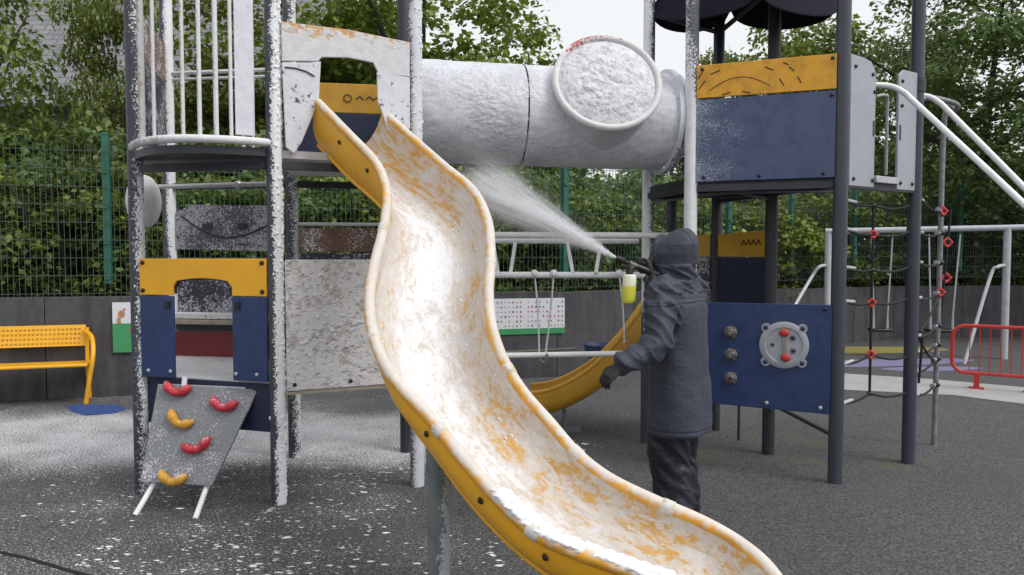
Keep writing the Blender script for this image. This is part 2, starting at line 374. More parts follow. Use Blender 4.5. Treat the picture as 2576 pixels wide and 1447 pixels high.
def cloth(name, c, sheen=.2, rough=.8):
    m, nt, n, l, bs = new_mat(name)
    v = pos(nt); a = noi(nt, v, 5, 4, .6); f_ = noi(nt, v, 260, 2)
    l.new(mix(nt, a, tuple(x*.75 for x in c), tuple(x*1.25 for x in c)), bs.inputs['Base Color'])
    bs.inputs['Roughness'].default_value = rough; bs.inputs['Sheen Weight'].default_value = sheen
    bump(nt, mth(nt, 'ADD', mth(nt, 'MULTIPLY', f_, .05), noi(nt, pos(nt, (1,1,1.5)), 16, 3, .5, .8)), .45, .012, bs)
    return m
M['jacket'] = cloth('slate_jacket_cloth', (.033,.038,.060), .05, .68)
M['trousers'] = cloth('dark_trouser_cloth', (.010,.0095,.018), .02, .45)
M['glove'] = cloth('black_glove', (.010,.010,.013), .1, .6)
M['skin'] = paint('skin', (.45,.26,.18), .5, .05, 10, .05)
m, nt, n, l, bs = new_mat('milky_bottle'); M['bottle'] = m
sp = nd(nt, 'ShaderNodeSeparateXYZ'); l.new(pos(nt), sp.inputs[0])
M['liquid_z'] = 1.47
l.new(mix(nt, smooth(nt, sp.outputs['Z'], 1.452, 1.428), (.68,.68,.55), (.60,.60,.07)), bs.inputs['Base Color'])
bs.inputs['Roughness'].default_value = .3; bs.inputs['Subsurface Weight'].default_value = .25; bs.inputs['Subsurface Radius'].default_value = (.02,.02,.02)
m, nt, n, l, bs = new_mat('foam_white'); M['foam'] = m
v = pos(nt); a = noi(nt, v, 60, 4); l.new(mix(nt, a, (.72,.72,.74), (.84,.84,.85)), bs.inputs['Base Color']); bs.inputs['Roughness'].default_value = .6
bump(nt, a, .5, .01, bs)

# ================================================================== SETTING
mb = MB(); mb.add([(-400,-60,0),(400,-60,0),(400,900,0),(-400,900,0)], [(0,1,2,3)])
tag(mb.build('ground', M['ground']), kind='structure')
def sheet(name, poly, mat, z=.004):
    mb = MB(); mb.add([V((p[0],p[1],z)) for p in poly], [list(range(len(poly)))]); return tag(mb.build(name, mat), kind='structure')
def blob(c, rx, ry, n=40, seed=0, rot=0):
    return [(c[0]+(rx*math.cos(a)*math.cos(rot)-ry*math.sin(a)*math.sin(rot))*(1+.12*noise.noise(V((math.cos(a),math.sin(a),seed)))),
             c[1]+(rx*math.cos(a)*math.sin(rot)+ry*math.sin(a)*math.cos(rot))*(1+.12*noise.noise(V((math.cos(a),math.sin(a),seed+9))))) for a in [2*PI*i/n for i in range(n)]]
g = [G(2040,938), G(2576,1018), G(2900,1062), G(2900,985), G(2576,955), G(2420,945), G(2120,905+30)]
sheet('path', [G(1950,972), G(2118,981), G(2400,995), G(2576,1017), G(2760,1042), G(2760,1002), G(2576,975), G(2350,955), G(2118,940), G(1950,931)], M['path'])
sheet('blue_floor_patch', [ (p.x,p.y) for p in [G(165,1022), G(205,1018), G(300,1020), G(318,1030), G(290,1040), G(215,1046), G(180,1036)]], M['blue_floor'])
sheet('yellow_floor_patch', blob((5.9,12.45), 1.55,.45,rot=.1), M['yellow_floor'])
sheet('lilac_floor_patch', blob((5.6,11.0), 1.5,.34,rot=.2), M['lilac_floor'])
sheet('violet_floor_patch', blob((5.95,10.4), .75,.2,rot=.1), M['lilac_floor'])
# hump seam line in the ground at lower left
mb = MB(); mb.add([G(-60,1376)+V((0,0,.005)), G(60,1400)+V((0,0,.005)), G(240,1452)+V((0,0,.005)), G(240,1460)+V((0,0,.005)), G(60,1407)+V((0,0,.005)), G(-60,1383)+V((0,0,.005))], [(0,5,4,1),(1,4,3,2)])
tag(mb.build('ground_joint', M['black']), kind='structure')

# foam flecks lying on the ground
mb = MB()
for i in range(3600):
    x = random.gauss(-1.5, 1.3); y = random.uniform(2.4, 6.6)
    if x > .9: continue
    dens = noise.noise(V((x*1.3, y*1.3, 3)))
    if dens < -.05 and random.random() < .85: continue
    r = random.choice([.004,.005,.006,.008,.010,.013]) * (1.6 if random.random() < .08 else 1) * random.uniform(.6,1.1) * (.85 if y < 4 else .75)
    n_ = 11; a0 = random.random()*6; h = r*.28
    ring = [V((x+r*random.uniform(.45,1.5)*1.7*math.cos(a0+2*PI*k/n_), y+r*random.uniform(.35,1.3)*math.sin(a0+2*PI*k/n_), .001)) for k in range(n_)]
    rin = [V((x+(p.x-x)*.6, y+(p.y-y)*.6, h)) for p in ring]
    mb.add(ring+rin+[V((x,y,h*1.15))], [(k,(k+1)%n_,n_+(k+1)%n_,n_+k) for k in range(n_)]+[(n_+k,n_+(k+1)%n_,2*n_) for k in range(n_)])
tag(mb.build('foam_flecks', M['foam']), 'white foam flecks scattered over the dark rubber ground', 'foam', kind='stuff')

# retaining wall and fence line
WP = [V((-9.5,6.9,0)), V((-5.2,8.2,0)), V((.6,9.75,0)), V((5.2,12.9,0)), V((7.4,14.3,0)), V((16,15.4,0))]
WH = [1.14,1.14,1.13,1.02,1.0,1.0]
wall = empty('retaining_wall', WP[2], 'dark weathered retaining wall along the back of the playground', 'wall')
for i in range(len(WP)-1):
    a, b = WP[i], WP[i+1]; L = (b-a).length; t = (b-a).normalized(); nrm = V((-t.y,t.x,0))
    k = max(1, round(L/1.55))
    for j in range(k):
        p, q = a+t*(L*j/k+.004), a+t*(L*(j+1)/k-.004)
        hj = WH[i]+(WH[i+1]-WH[i])*(j+.5)/k
        mb = MB(); mb.prism([p, q, q+V((0,0,hj)), p+V((0,0,hj))], nrm*.18)
        mb.build('wall_panel', M['wall'], wall, bevel=.006)
def wall_point(px, z, off=0):
    """point on the front face of the wall seen in column px at height z"""
    u = (px-1288)/F
    for i in range(len(WP)-1):
        a, b = WP[i], WP[i+1]; d = b-a
        # x = u*y (small pitch ignored)
        den = d.x-u*d.y
        s = (u*a.y-a.x)/den
        if 0 <= s <= 1:
            t = d.normalized(); return a+d*s+V((0,0,z))+V((t.y,-t.x,0))*off, t
    return None
fence = empty('mesh_fence', WP[1], 'tall green wire mesh fence standing on the dark retaining wall', 'fence')
fpx = [(-190), 268, 1426, 1500+343, 2000, 2155, 2420, 2700]
ftop = 2.86
fpts = []
for px in (-190, 268, 700, 1080, 1430, 1640, 1843, 2000, 2158, 2420, 2620):
    p, t = wall_point(px, 0); n_ = V((-t.y,t.x,0)); fpts.append((p+n_*.09, t))
proto = None
for p, t in fpts:
    mb = MB(); ax = (t, V((-t.y,t.x,0)), V((0,0,1)))
    mb.box(p+V((0,0,(1.0+ftop)/2+.2)), (.075,.075,ftop-1.0+.02-.2), ax); mb.box(p+V((0,0,ftop+.12)), (.085,.085,.02), ax)
    for z in (1.35,1.75,2.15,2.55): mb.box(p-ax[1]*.045+V((0,0,z)), (.05,.02,.03), ax)
    po = mb.build('fence_post', M['green_post'], fence)
for i in range(len(fpts)-1):
    a, b = fpts[i][0], fpts[i+1][0]; d = b-a; L = d.length; t = d.normalized(); nrm = V((t.y,-t.x,0)); a = a+nrm*.055
    mb = MB()
    for z in np.arange(1.18, ftop, .2): mb.box(a+d*.5+V((0,0,z)), (L,.007,.006), (t,nrm,V((0,0,1))))
    k = int(L/.055)
    for j in range(k): mb.box(a+t*(L*(j+.5)/k)+V((0,0,(1.15+ftop)/2))+nrm*.008, (.0045,.0045,ftop-1.15), (t,nrm,V((0,0,1))))
    mb.build('mesh_panel', M['wire'], fence)

# ------------------------------------------------------------------ trees
def leaf_cloud(clumps, per, lsize, seed, flat=.38, droop=.25):
    """clumps: (x,y,z,r); leaves in flattened drooping sprays. returns verts, quads arrays"""
    R = np.random.default_rng(seed); vs = []; 
    for (x,y,z,r) in clumps:
        n = int(per*(r/.5)**2)
        a = R.uniform(0, 2*PI, n); rad = r*np.sqrt(R.uniform(0,1,n)); 
        c = np.stack([x+rad*np.cos(a), y+rad*np.sin(a), z+R.normal(0,r*flat*.5,n)-droop*rad**2/r], 1)
        # leaf frame
        yaw = a + R.normal(0,.7,n); pit = R.normal(-.35,.45,n); rol = R.normal(0,.5,n)
        dx = np.stack([np.cos(yaw)*np.cos(pit), np.sin(yaw)*np.cos(pit), np.sin(pit)],1)
        sd = np.stack([-np.sin(yaw), np.cos(yaw), np.zeros(n)],1)
        up = np.cross(dx, sd); sd = sd*np.cos(rol)[:,None]+up*np.sin(rol)[:,None]
        s = lsize*R.uniform(.6,1.3,n)[:,None]
        q = np.stack([c-dx*s*.5, c+sd*s*.36-dx*s*.05, c+dx*s*.6, c-sd*s*.36-dx*s*.05],1)
        vs.append(q)
    v = np.concatenate(vs).reshape(-1,3); f = np.arange(len(v)).reshape(-1,4)
    return v, f
def mesh_np(name, v, f, mat):
    me = bpy.data.meshes.new(name); me.vertices.add(len(v)); me.vertices.foreach_set('co', v.astype(np.float32).ravel())
    me.loops.add(f.size); me.loops.foreach_set('vertex_index', f.ravel().astype(np.int32))
    me.polygons.add(len(f)); me.polygons.foreach_set('loop_start', (np.arange(len(f))*4).astype(np.int32))
    me.update(calc_edges=True); me.materials.append(mat); return me
def crown_clumps(n, rx, ry, rz, zc, seed, rmin=.35, rmax=.75, hollow=.55):
    R = random.Random(seed); out = []
    while len(out) < n:
        d = V((R.gauss(0,1), R.gauss(0,1), R.gauss(0,1))).normalized(); k = hollow+(1-hollow)*R.random()**.6
        bumpy = 1+.28*noise.noise(d*1.9+V((seed,0,0)))
        p = V((d.x*rx, d.y*ry, d.z*rz))*k*bumpy
        out.append((p.x, p.y, zc+p.z, R.uniform(rmin,rmax)))
    return out
def limbs(mb, h, r, zc, rx, rz, seed, n=7):
    R = random.Random(seed)
    tr = [V((0,0,0))]; 
    for k in range(1,6): tr.append(V((R.uniform(-.06,.06)*k, R.uniform(-.06,.06)*k, h*k/5)))
    mb.tube(tr, [r*(1.25 if k == 0 else 1-.11*k) for k in range(6)], 9)
    for i in range(n):
        a = 2*PI*i/n+R.uniform(-.3,.3); s = tr[R.choice([2,3,4,5])]; L = R.uniform(.6,.95)
        e = V((math.cos(a)*rx*L, math.sin(a)*rx*L, zc+R.uniform(-.3,.7)*rz)); mmid = s.lerp(e,.5)+V((0,0,.25))
        pts = catmull([s, mmid, e], 4); mb.tube(pts, [r*.5*(1-.85*k/(len(pts)-1)) for k in range(len(pts))], 6)
TREE = {}
def tree_kind(key, name, label, n, rx, ry, rz, zc, trunk_h, tr, per, ls, mat, seed, hollow=.5):
    cl = crown_clumps(n, rx, ry, rz, zc, seed, hollow=hollow)
    v, f = leaf_cloud(cl, per, ls, seed)
    root = empty(name, (0,0,0), label, 'tree', 'leafy trees beyond the fence')
    o = bpy.data.objects.new('crown', mesh_np('crown', v, f, mat)); col.objects.link(o); o.parent = root
    mb = MB(); limbs(mb, trunk_h, tr, zc, rx, rz, seed); t = mb.build('trunk', M['bark'], root)
    TREE[key] = root; return root
tree_kind('big', 'sycamore_tree', 'big bright green rounded tree crown above the white tunnel', 120, 2.5,2.3,2.5, 4.6, 3.4,.17, 150,.125, M['leaf_b'], 3)
tree_kind('mid', 'maple_tree', 'x', 85, 1.9,1.8,2.2, 3.9, 3.0,.12, 130,.12, M['leaf_a'], 11)
tree_kind('tall', 'ash_tree', 'x', 130, 2.7,2.5,3.2, 5.0, 4.4,.18, 120,.105, M['leaf_c'], 23, .45)
def shrub_kind(key, label, n, rx, ry, rz, zc, per, ls, mat, seed):
    cl = crown_clumps(n, rx, ry, rz, zc, seed, .22,.45, .35)
    v, f = leaf_cloud(cl, per, ls, seed)
    root = empty('shrub', (0,0,0), label, 'shrub', 'shrubs behind the mesh fence')
    o = bpy.data.objects.new('foliage', mesh_np('foliage', v, f, mat)); col.objects.link(o); o.parent = root
    mb = MB()
    R = random.Random(seed)
    for i in range(6):
        a = R.uniform(0,6.28); mb.tube(catmull([V((0,0,0)), V((math.cos(a)*.25,math.sin(a)*.25,zc*.6)), V((math.cos(a)*rx*.7,math.sin(a)*rx*.7,zc+rz*.4))],4), [.035-.003*k for k in range(9)], 6)
    mb.build('stem', M['bark'], root); TREE[key] = root
shrub_kind('sa', 'x', 46, 1.0,.7,1.15, 1.75, 230,.085, M['leaf_a'], 31)
shrub_kind('sb', 'x', 40, .9,.7,1.0, 1.7, 210,.09, M['leaf_b'], 37)
shrub_kind('sc', 'x', 46, 1.0,.7,1.2, 1.75, 220,.08, M['leaf_c'], 41)
used = set()
def plant(key, px, Y, label, rz=0, sc=1, z=0):
    p = V(((px-1288)/F*Y, Y, z)); o = TREE[key]
    if key not in used:
        used.add(key); o.location = p; o.rotation_euler = (0,0,rz); o['label'] = label; o.scale = (sc,sc,sc) if not isinstance(sc, tuple) else sc
    else: o = copy_thing(o, p, rz, sc, label)
    return o
plant('big', 1075, 13.2, 'big bright green rounded tree whose crown rises over the white tunnel', .4, 1.0)
plant('big', 745, 14.2, 'bright green tree behind the slide entrance, left of the big rounded crown', 2.1, .95)
plant('mid', 300, 10.9, 'leafy tree with light green sprays left of the white balcony bars', .3, (.42,.55,.98))
plant('mid', -140, 10.4, 'dark leafy tree at the far left edge above the bench', 2.0, (.62,.8,1.15))
plant('mid', 545, 13.5, 'loose tree seen through the vertical balcony bars', 4.0, (.75,.9,.8))
plant('tall', 2440, 15.5, 'tall deep green tree behind the stair handrails on the right', .5, .98)
plant('tall', 2680, 14.5, 'tall deep green tree at the right edge of the picture', 2.6, 1.05)
plant('tall', 2240, 20.0, 'deep green tree with open top right of the dark roof', 1.2, .95)
plant('mid', 2010, 21.0, 'light green tree in the gap above the yellow tower panel', 5.0, (1.35,1.2,1.40))
plant('mid', 1860, 22.5, 'smaller distant tree between the two rear posts of the right tower', 1.0, (.95,1,1.36))
plant('mid', 1690, 24.0, 'far pale tree beside the foam dome, below the roof edge', 3.0, (.8,1,.95))
plant('mid', 1330, 17.0, 'deep tree low behind the tunnel, right of the big crown', 3.3, (.9,1,.75))
sh = [('sa',-60,0),('sb',70,1),('sc',190,.6),('sa',320,2.2),('sb',440,3.1),('sc',560,.2),('sa',690,1.5),('sc',800,2.7),('sb',905,.9),('sa',1010,4.1),('sc',1130,5),('sa',1250,.4),('sc',1360,2),
      ('sa',1480,3.6),('sc',1585,1.1),('sb',1690,2.9),('sa',1790,.1),('sb',1880,5.2),('sb',1960,1.9),('sc',2050,3.3),('sa',2150,4.4),('sc',2260,.7),('sc',2360,2.4),('sa',2460,5.6),('sc',2570,3.9),('sc',2680,.3)]
place_words = ['at the left picture edge','behind the yellow bench back','just left of the near green fence post','right of the near green fence post','behind the round white panel','under the balcony deck',
  'right of the smiling panel','behind the slide entrance posts','above the brown panel','behind the upper bend of the slide','right of the slide shoulder','at the left end of the spray','under the middle of the tunnel',
  'left of the hanging bridge ropes','behind the spray nozzle','beside the hooded worker','behind the worker’s hood','left of the rear yellow panel','right of the rear yellow panel','behind the left swing upright','behind the rope net',
  'between the two swings','right of the net pole','under the swing beam','behind the right swing upright','at the right picture edge']
kindw = {'sa':'mid green','sb':'bright green','sc':'deep green'}
for (k, px, r), w_ in zip(sh, place_words):
    wp_, t_ = wall_point(max(-150,min(px,2690)), 0)
    plant(k, px, wp_.y+1.25+random.uniform(-.1,.3), f'{kindw[k]} leafy shrub behind the mesh fence, {w_}', r, random.uniform(.95,1.15))
# the wood behind, too dense to count
cl = []
R = random.Random(99)
for i in range(520):
    t = R.random(); px = -250+t*3100; wp_, t_ = wall_point(max(-150,min(px,2690)), 0)
    Yb = wp_.y+R.uniform(2.2,4.0); zt = 3.4 if px < 1500 else 3.0
    cl.append(((px-1288)/F*Yb, Yb, R.uniform(.3,zt), R.uniform(.4,.7)))
v, f = leaf_cloud(cl, 85, .16, 5)
o = bpy.data.objects.new('thicket', mesh_np('thicket', v, f, M['leaf_c'])); col.objects.link(o)
tag(o, 'dark unbroken thicket of leaves behind the shrubs along the fence', 'thicket', kind='stuff')
cl = []
for i in range(420):
    px = R.uniform(-300, 2900); Yb = R.uniform(24,30); zt = 5.2
    cl.append(((px-1288)/F*Yb, Yb, R.uniform(.3,zt if px<1400 or px>2100 else 4.2), R.uniform(.8,1.5)))
v, f = leaf_cloud(cl, 40, .32, 6)
o = bpy.data.objects.new('far_wood', mesh_np('far_wood', v, f, M['leaf_c'])); col.objects.link(o)
tag(o, 'far dark wood closing the view beneath the tree crowns', 'wood', kind='stuff')

# house behind the left trees
hx0, hx1, hy, he, hr = -16.5, -4.6, 16.5, 4.9, 8.4
house = empty('house', ((hx0+hx1)/2, hy, 0), 'grey rendered house with slate roof half hidden behind the left trees', 'house')
mb = MB(); mb.box(((hx0+hx1)/2, hy+3, he/2), (hx1-hx0, 6, he)); mb.build('wall', M['render_wall'], house)
mb = MB(); mb.prism([(hx0-.3, hy-.45, he-.1), (hx0-.3, hy+3, hr), (hx0-.3, hy+6.4, he-.1), (hx0-.3, hy+6.4, he+.05),(hx0-.3, hy+3, hr+.15),(hx0-.3, hy-.45, he+.05)], (hx1-hx0+.6,0,0))
rf = mb.build('roof', M['slate'], house)
uvl = rf.data.uv_layers.new(name='UVMap')
for lp in rf.data.loops:
    c = rf.data.vertices[lp.vertex_index].co; uvl.data[lp.index].uv = (c.x, (c.z)*1.35)
mb = MB(); mb.tube([(hx0-.3,hy-.5,he-.06),(hx1+.3,hy-.5,he-.06)], .07, 8); mb.build('gutter', M['gutter'], house)
mb = MB(); mb.box((-9.2, hy+3, hr+.5), (.9,.6,1.6)); mb.box((-9.2,hy+3,hr+1.34),(1.0,.7,.1)); ch = mb.build('chimney', M['brick'], house)
for dx in (-.25,.25):
    mb = MB(); mb.tube([(-9.2+dx,hy+3,hr+1.38),(-9.2+dx,hy+3,hr+1.75)], [.12,.10], 10); mb.build('chimney_pot', M['brick'], ch)
for x in (-13.2,-8.0):
    mb = MB(); mb.box((x,hy-.03,3.4),(1.0,.08,1.2)); w_ = mb.build('window', M['window'], house)
    mb = MB()
    for dx,dz,sx,sz in ((-.53,0,.06,1.32),(.53,0,.06,1.32),(0,.63,1.0,.06),(0,-.63,1.0,.06),(0,0,.05,1.2)): mb.box((x+dx,hy-.08,3.4+dz),(sx,.06,sz))
    mb.build('frame', M['gutter'], w_)
mb = MB(); mb.box((-10.0,hy-.06,4.15),(.34,.12,.6)); mb.build('brick_pier', M['brick'], house)

# ================================================================== PLAY STRUCTURE
pA, pB = G(359,1238), G(702,1266)
pC, pD, pE, pF = V((-1.74,5.86,0)), G(1050,1221), G(1022,1136), V((-2.79,6.05,0))
pG, pI, pJ = V((1.335,5.55,0)), G(2100,1214), G(2284,1164)
pH, pK, pL = G(1625,1113), G(1932,1141), G(1797,1081); pM_ = V((1.50,6.95,0))
for k_, p_ in dict(A=pA,B=pB,C=pC,D=pD,E=pE,F=pF,G=pG,I=pI,J=pJ,H=pH,K=pK,L=pL).items(): print(k_, [round(x,3) for x in p_])
PR = .049
def post(p, mat, parent, z1=3.9, label=None, r=PR):
    mb = MB(); mb.tube([p, p+V((0,0,.6)), p+V((0,0,1.8)), p+V((0,0,z1))], r, 20); o = mb.build('post', mat, parent)
    if label: o['label'] = label
    c = MB(); c.tube([p+V((0,0,z1)), p+V((0,0,z1+.03)), p+V((0,0,z1+.05))], [r+.006,r+.006,r*.6], 16); c.build('post_cap', M['black'], o)
    return o
def frame2(a, b):
    t = (b-a); t.z = 0; L = t.length; t.normalize(); n = V((t.y,-t.x,0))   # n points to the right of a->b: towards the viewer when b is right of a
    return t, n, L
def panel(name, a, b, outline, mat, parent, th=.02, off=0, bevel=.004, gap=.055, label=None):
    """outline in (u 0..1 between the posts, z)"""
    t, n, L = frame2(a, b); L2 = L-2*gap
    poly = [V((a.x,a.y,0))+t*(gap+u*L2)+n*off+V((0,0,z)) for u, z in outline]
    mb = MB(); mb.prism(poly, n*th); o = mb.build(name, mat, parent, bevel=bevel)
    if label: o['label'] = label
    return o
def on_panel(a, b, u, z, out, gap=.055):
    t, n, L = frame2(a, b); return V((a.x,a.y,0))+t*(gap+u*(L-2*gap))+n*out+V((0,0,z)), t, n
def bolt(parent, p, n, r=.014, mat='black'):
    mb = MB(); mb.tube([p, p+n*.006, p+n*.011], [r,r,r*.55], 10); return mb.build('bolt', M[mat], parent)
def arc(u0, z0, u1, z1, h, k=10):
    return [(u0+(u1-u0)*i/k, z0+(z1-z0)*i/k+h*math.sin(PI*i/k)) for i in range(k+1)]

# ---------------- left tower
LT = empty('play_tower', pA, 'foam spattered dark post play tower with balcony bars and yellow arch panel', 'play tower', 'play towers of the climbing frame')
post(pA, M['post_left'], LT); post(pB, M['post_half'], LT, label='front post white with foam on its right side')
post(pC, M['post_speck'], LT); post(pD, M['post_white'], LT, label='post fully whitened with foam'); post(pE, M['post_dark'], LT); post(pF, M['post_half'], LT)
DZ = 2.24
# decks
mb = MB(); t, n, L = frame2(pA, pB)
arcp = [pA+(pB-pA)*u+n*(.30*math.sin(PI*u)**.8 if 0<u<1 else 0) for u in [i/16 for i in range(17)]]
deck = [V((p.x,p.y,DZ)) for p in arcp] + [V((p.x,p.y,DZ))-n*.36 for p in (pB,pA)]
mb.prism(deck, (0,0,.05)); mb.build('deck', M['post_dark'], LT)
mb = MB(); mb.prism([V((p.x,p.y,DZ-.004)) for p in (pB,pD,pE,pC)], (0,0,.05)); mb.build('deck', M['deck_foam'], LT)
# balcony: curved foot rail, bars, top rail
mb = MB(); mb.tube([V((p.x,p.y,DZ+.085))+n*.02 for p in arcp], .026, 10); mb.build('foot_rail', M['rail_foam'], LT)
mb = MB(); mb.tube([V((p.x,p.y,3.5))+n*.02 for p in arcp], .02, 10); mb.build('top_rail', M['rail_foam'], LT)
balc_n = n.copy()
def arc_at(px):
    best = None
    for i in range(1,400):
        u = i/400; p = pA+(pB-pA)*u+balc_n*(.02+.30*math.sin(PI*u)**.8); e = abs(1288+p.x/p.y*F-px)
        if best is None or e < best[0]: best = (e, p)
    return best[1]
for px, r, mt in ((366,.020,'bar_cream'),(396,.0115,'rail_foam'),(468,.0125,'bar_cream'),(509,.0135,'rail_foam'),(551,.0155,'rail_foam'),(588,.012,'rail_foam')):
    p = arc_at(px); mb = MB(); mb.tube([V((p.x,p.y,DZ+.1)), V((p.x,p.y,3.49))], r, 10); mb.build('balcony_bar', M[mt], LT)
p0, p1 = arc_at(598), arc_at(645)
mb = MB(); mb.prism([V((p0.x,p0.y,DZ+.12)), V((p1.x,p1.y,DZ+.12)), V((p1.x,p1.y,3.46)), V((p0.x,p0.y,3.46))], (0,.02,0)); mb.build('balcony_slat', foamed('slat_foam', (.06,.06,.08), .40, fine=40, coarse=6, foam=(.68,.69,.76)), LT, bevel=.004)
# side panel A-F, yellow over blue
panel('side_panel', pF, pA, [(0,2.98),(1,2.98),(1,3.3),(0,3.3)], M['brown'], LT)
panel('side_panel', pF, pA, [(0,2.34),(1,2.34),(1,2.975),(0,2.975)], M['dark_speck'], LT)
# rear rails F-C
for z, r in ((3.08,.016),(3.03,.012),(2.40,.014)):
    mb = MB(); mb.tube([V((pF.x,pF.y,z)), V((pC.x,pC.y,z-.01))], r, 8); mb.build('rear_rail', M['rail_foam'], LT)
for u in (.62,.70):
    p = pF.lerp(pC, u); mb = MB(); mb.tube([V((p.x,p.y,2.3)), V((p.x,p.y,3.08))], .011, 8); mb.build('rear_bar', M['rail_foam'], LT)
# beams beneath the deck
for a, b, z in ((pA,pB,2.19),(pF,pC,2.17),(pC,pE,2.17),(pB,pD,2.19)):
    mb = MB(); t_, n_, L_ = frame2(a,b); mb.box((a+b)*.5+V((0,0,z)), (L_-.1,.05,.05), (t_,n_,V((0,0,1)))); mb.build('beam', M['post_dark'], LT)
p = pA.lerp(pF,.6); q = pB.lerp(pC,.45)
mb = MB(); mb.tube([V((p.x,p.y,2.13)), V((q.x,q.y,2.12))], .017, 8); mb.ball(V((p.x,p.y,2.13)).lerp(V((q.x,q.y,2.12)),.66), .03); mb.build('brace', M['galv'], LT)
# smiling panel (rear, F-C)
smile = panel('face_panel', pF, pC, [(0,1.66),(1,1.64),(1,2.00),(.15,2.02),(0,1.96)], M['grey_speck'], LT, off=-.01)
mb = MB()
pts = [on_panel(pF,pC,u,z,.014)[0] for u, z in ((.06,1.93),(.2,1.84),(.36,1.77),(.5,1.755),(.66,1.78),(.8,1.83),(.97,1.89))]
mb.tube(catmull(pts,5), .007, 6)
for u in (.30,.62):
    c, t_, n_ = on_panel(pF,pC,u,1.845,.011); mb.box(c, (.08,.012,.045), (t_,n_,V((0,0,1))))
c, t_, n_ = on_panel(pF,pC,.62,1.70,.011); mb.box(c, (.13,.01,.008), (t_,n_,V((0,0,1))))
c, t_, n_ = on_panel(pF,pC,.95,1.72,.011); mb.box(c, (.06,.02,.05), (t_,n_,V((0,0,1))))
mb.build('face_marking', M['black'], smile)
panel('rear_panel', pF, pC, [(0,1.02),(1,1.02),(1,1.55),(0,1.55)], M['dark_speck'], LT, off=-.03)
panel('rear_panel', pF, pC, [(0,.79),(1,.79),(1,.995),(0,.995)], M['red_dark'], LT, off=.02, label='dark red riser panel')
panel('gap_shade_strip', pF, pC, [(0,1.0),(1,1.0),(1,1.06),(0,1.06)], M['black'], LT, off=.012)  # black strip put in for the shade of the open gap below the ledge
for z0,z1,of,mt in ((1.065,1.10,.10,'beige'),(1.105,1.15,.06,'deck_foam')):
    t_, n_, L_ = frame2(pF,pC); c = (pF+pC)*.5+n_*of+V((0,0,(z0+z1)/2)); mb = MB(); mb.box(c, (L_-.12,.12,z1-z0), (t_,n_,V((0,0,1)))); mb.build('ledge', M[mt], LT, bevel=.004)
# low deck
mb = MB(); q = [pA,pB,pC,pF]; cc = (pA+pB+pC+pF)*.25
mb.prism([V((p.x,p.y,.745))*.93+V((cc.x,cc.y,.745))*.07 for p in q], (0,0,.05)); mb.build('low_deck', M['deck_foam'], LT)
t_, n_, L_ = frame2(pA,pB)
mb = MB(); mb.box((pA+pB)*.5+V((0,0,.735))-n_*.03, (.55,.05,.03), (t_,n_,V((0,0,1)))); mb.build('sill', M['rail_foam'], LT)
# arch panel between A and B
o0, o1 = .270, .735
head = panel('arch_header', pA, pB, [(0,1.35),(o0,1.35),(o0,1.405)]+arc(o0+.03,1.445,o1-.03,1.445,.018,8)+[(o1,1.405),(o1,1.35),(1,1.35),(1,1.592),(0,1.592)], M['yellow'], LT, gap=.045, off=.02)
for u, z in ((.028,1.565),(.97,1.565),(.028,1.38),(.97,1.38)):
    c, t_, n_ = on_panel(pA,pB,u,z,.041,.045); bolt(head, c, n_, .015)
mb = MB()
for u, z in [(o0,1.36),(o0,1.405)]+arc(o0+.03,1.445,o1-.03,1.445,.018,8)+[(o1,1.405),(o1,1.36)]: pass
pts = [on_panel(pA,pB,u,z,.012,.045)[0] for u, z in [(o0-.004,1.36),(o0-.004,1.405)]+arc(o0+.026,1.449,o1-.026,1.449,.018,8)+[(o1+.004,1.405),(o1+.004,1.36)]]
mb.tube(pts, .014, 8); mb.build('arch_lining', M['black'], head)
for u0,u1 in ((0,o0),(o1,1)):
    sp_ = panel('arch_side', pA, pB, [(u0,.80),(u1,.80),(u1,1.345),(u0,1.345)], M['navy'], LT, gap=.045, off=.02)
    for u in ((.06,.24) if u0 == 0 else (.76,.92)):
        c, t_, n_ = on_panel(pA,pB,u,.845,.041,.045); bolt(sp_, c, n_, .012, 'galv')
    c, t_, n_ = on_panel(pA,pB,(o0-.045 if u0 == 0 else o1+.045),1.285,.044,.045); mb = MB(); mb.box(c,(.035,.012,.05),(t_,n_,V((0,0,1)))); mb.build('hinge', M['black'], sp_)
panel('skirt_panel', pA, pB, [(0,.48),(1,.46),(1,.775),(0,.795)], M['navy_dark'], LT, gap=.05, off=-.03)
# stained panel below the slide, B-D
low = panel('lower_panel', pB, pD, [(0,.735),(1,.735),(1,1.585),(0,1.585)], M['cream_panel'], LT, off=.012)
for u in (.06,.5,.94):
    c, t_, n_ = on_panel(pB,pD,u,.775,.033); bolt(low, c, n_, .013)
mb = MB(); t_,n_,L_ = frame2(pB,pD); mb.box((pB+pD)*.5+V((0,0,.72))+n_*.02,(L_-.1,.03,.018),(t_,n_,V((0,0,1)))); mb.build('panel_edge', M['beige'], low)
panel('brown_panel', pC, pE, [(0,1.64),(1,1.64),(1,1.83),(0,1.83)], M['brown'], LT, off=0)
panel('under_panel', pC, pE, [(0,1.0),(1,1.0),(1,1.63),(0,1.63)], M['dark_speck'], LT, off=0)
mb = MB(); mb.tube([V((pC.x,pC.y,1.86)),V((pE.x,pE.y,1.86))], .013, 8); mb.build('rear_rail', M['rail_foam'], LT)
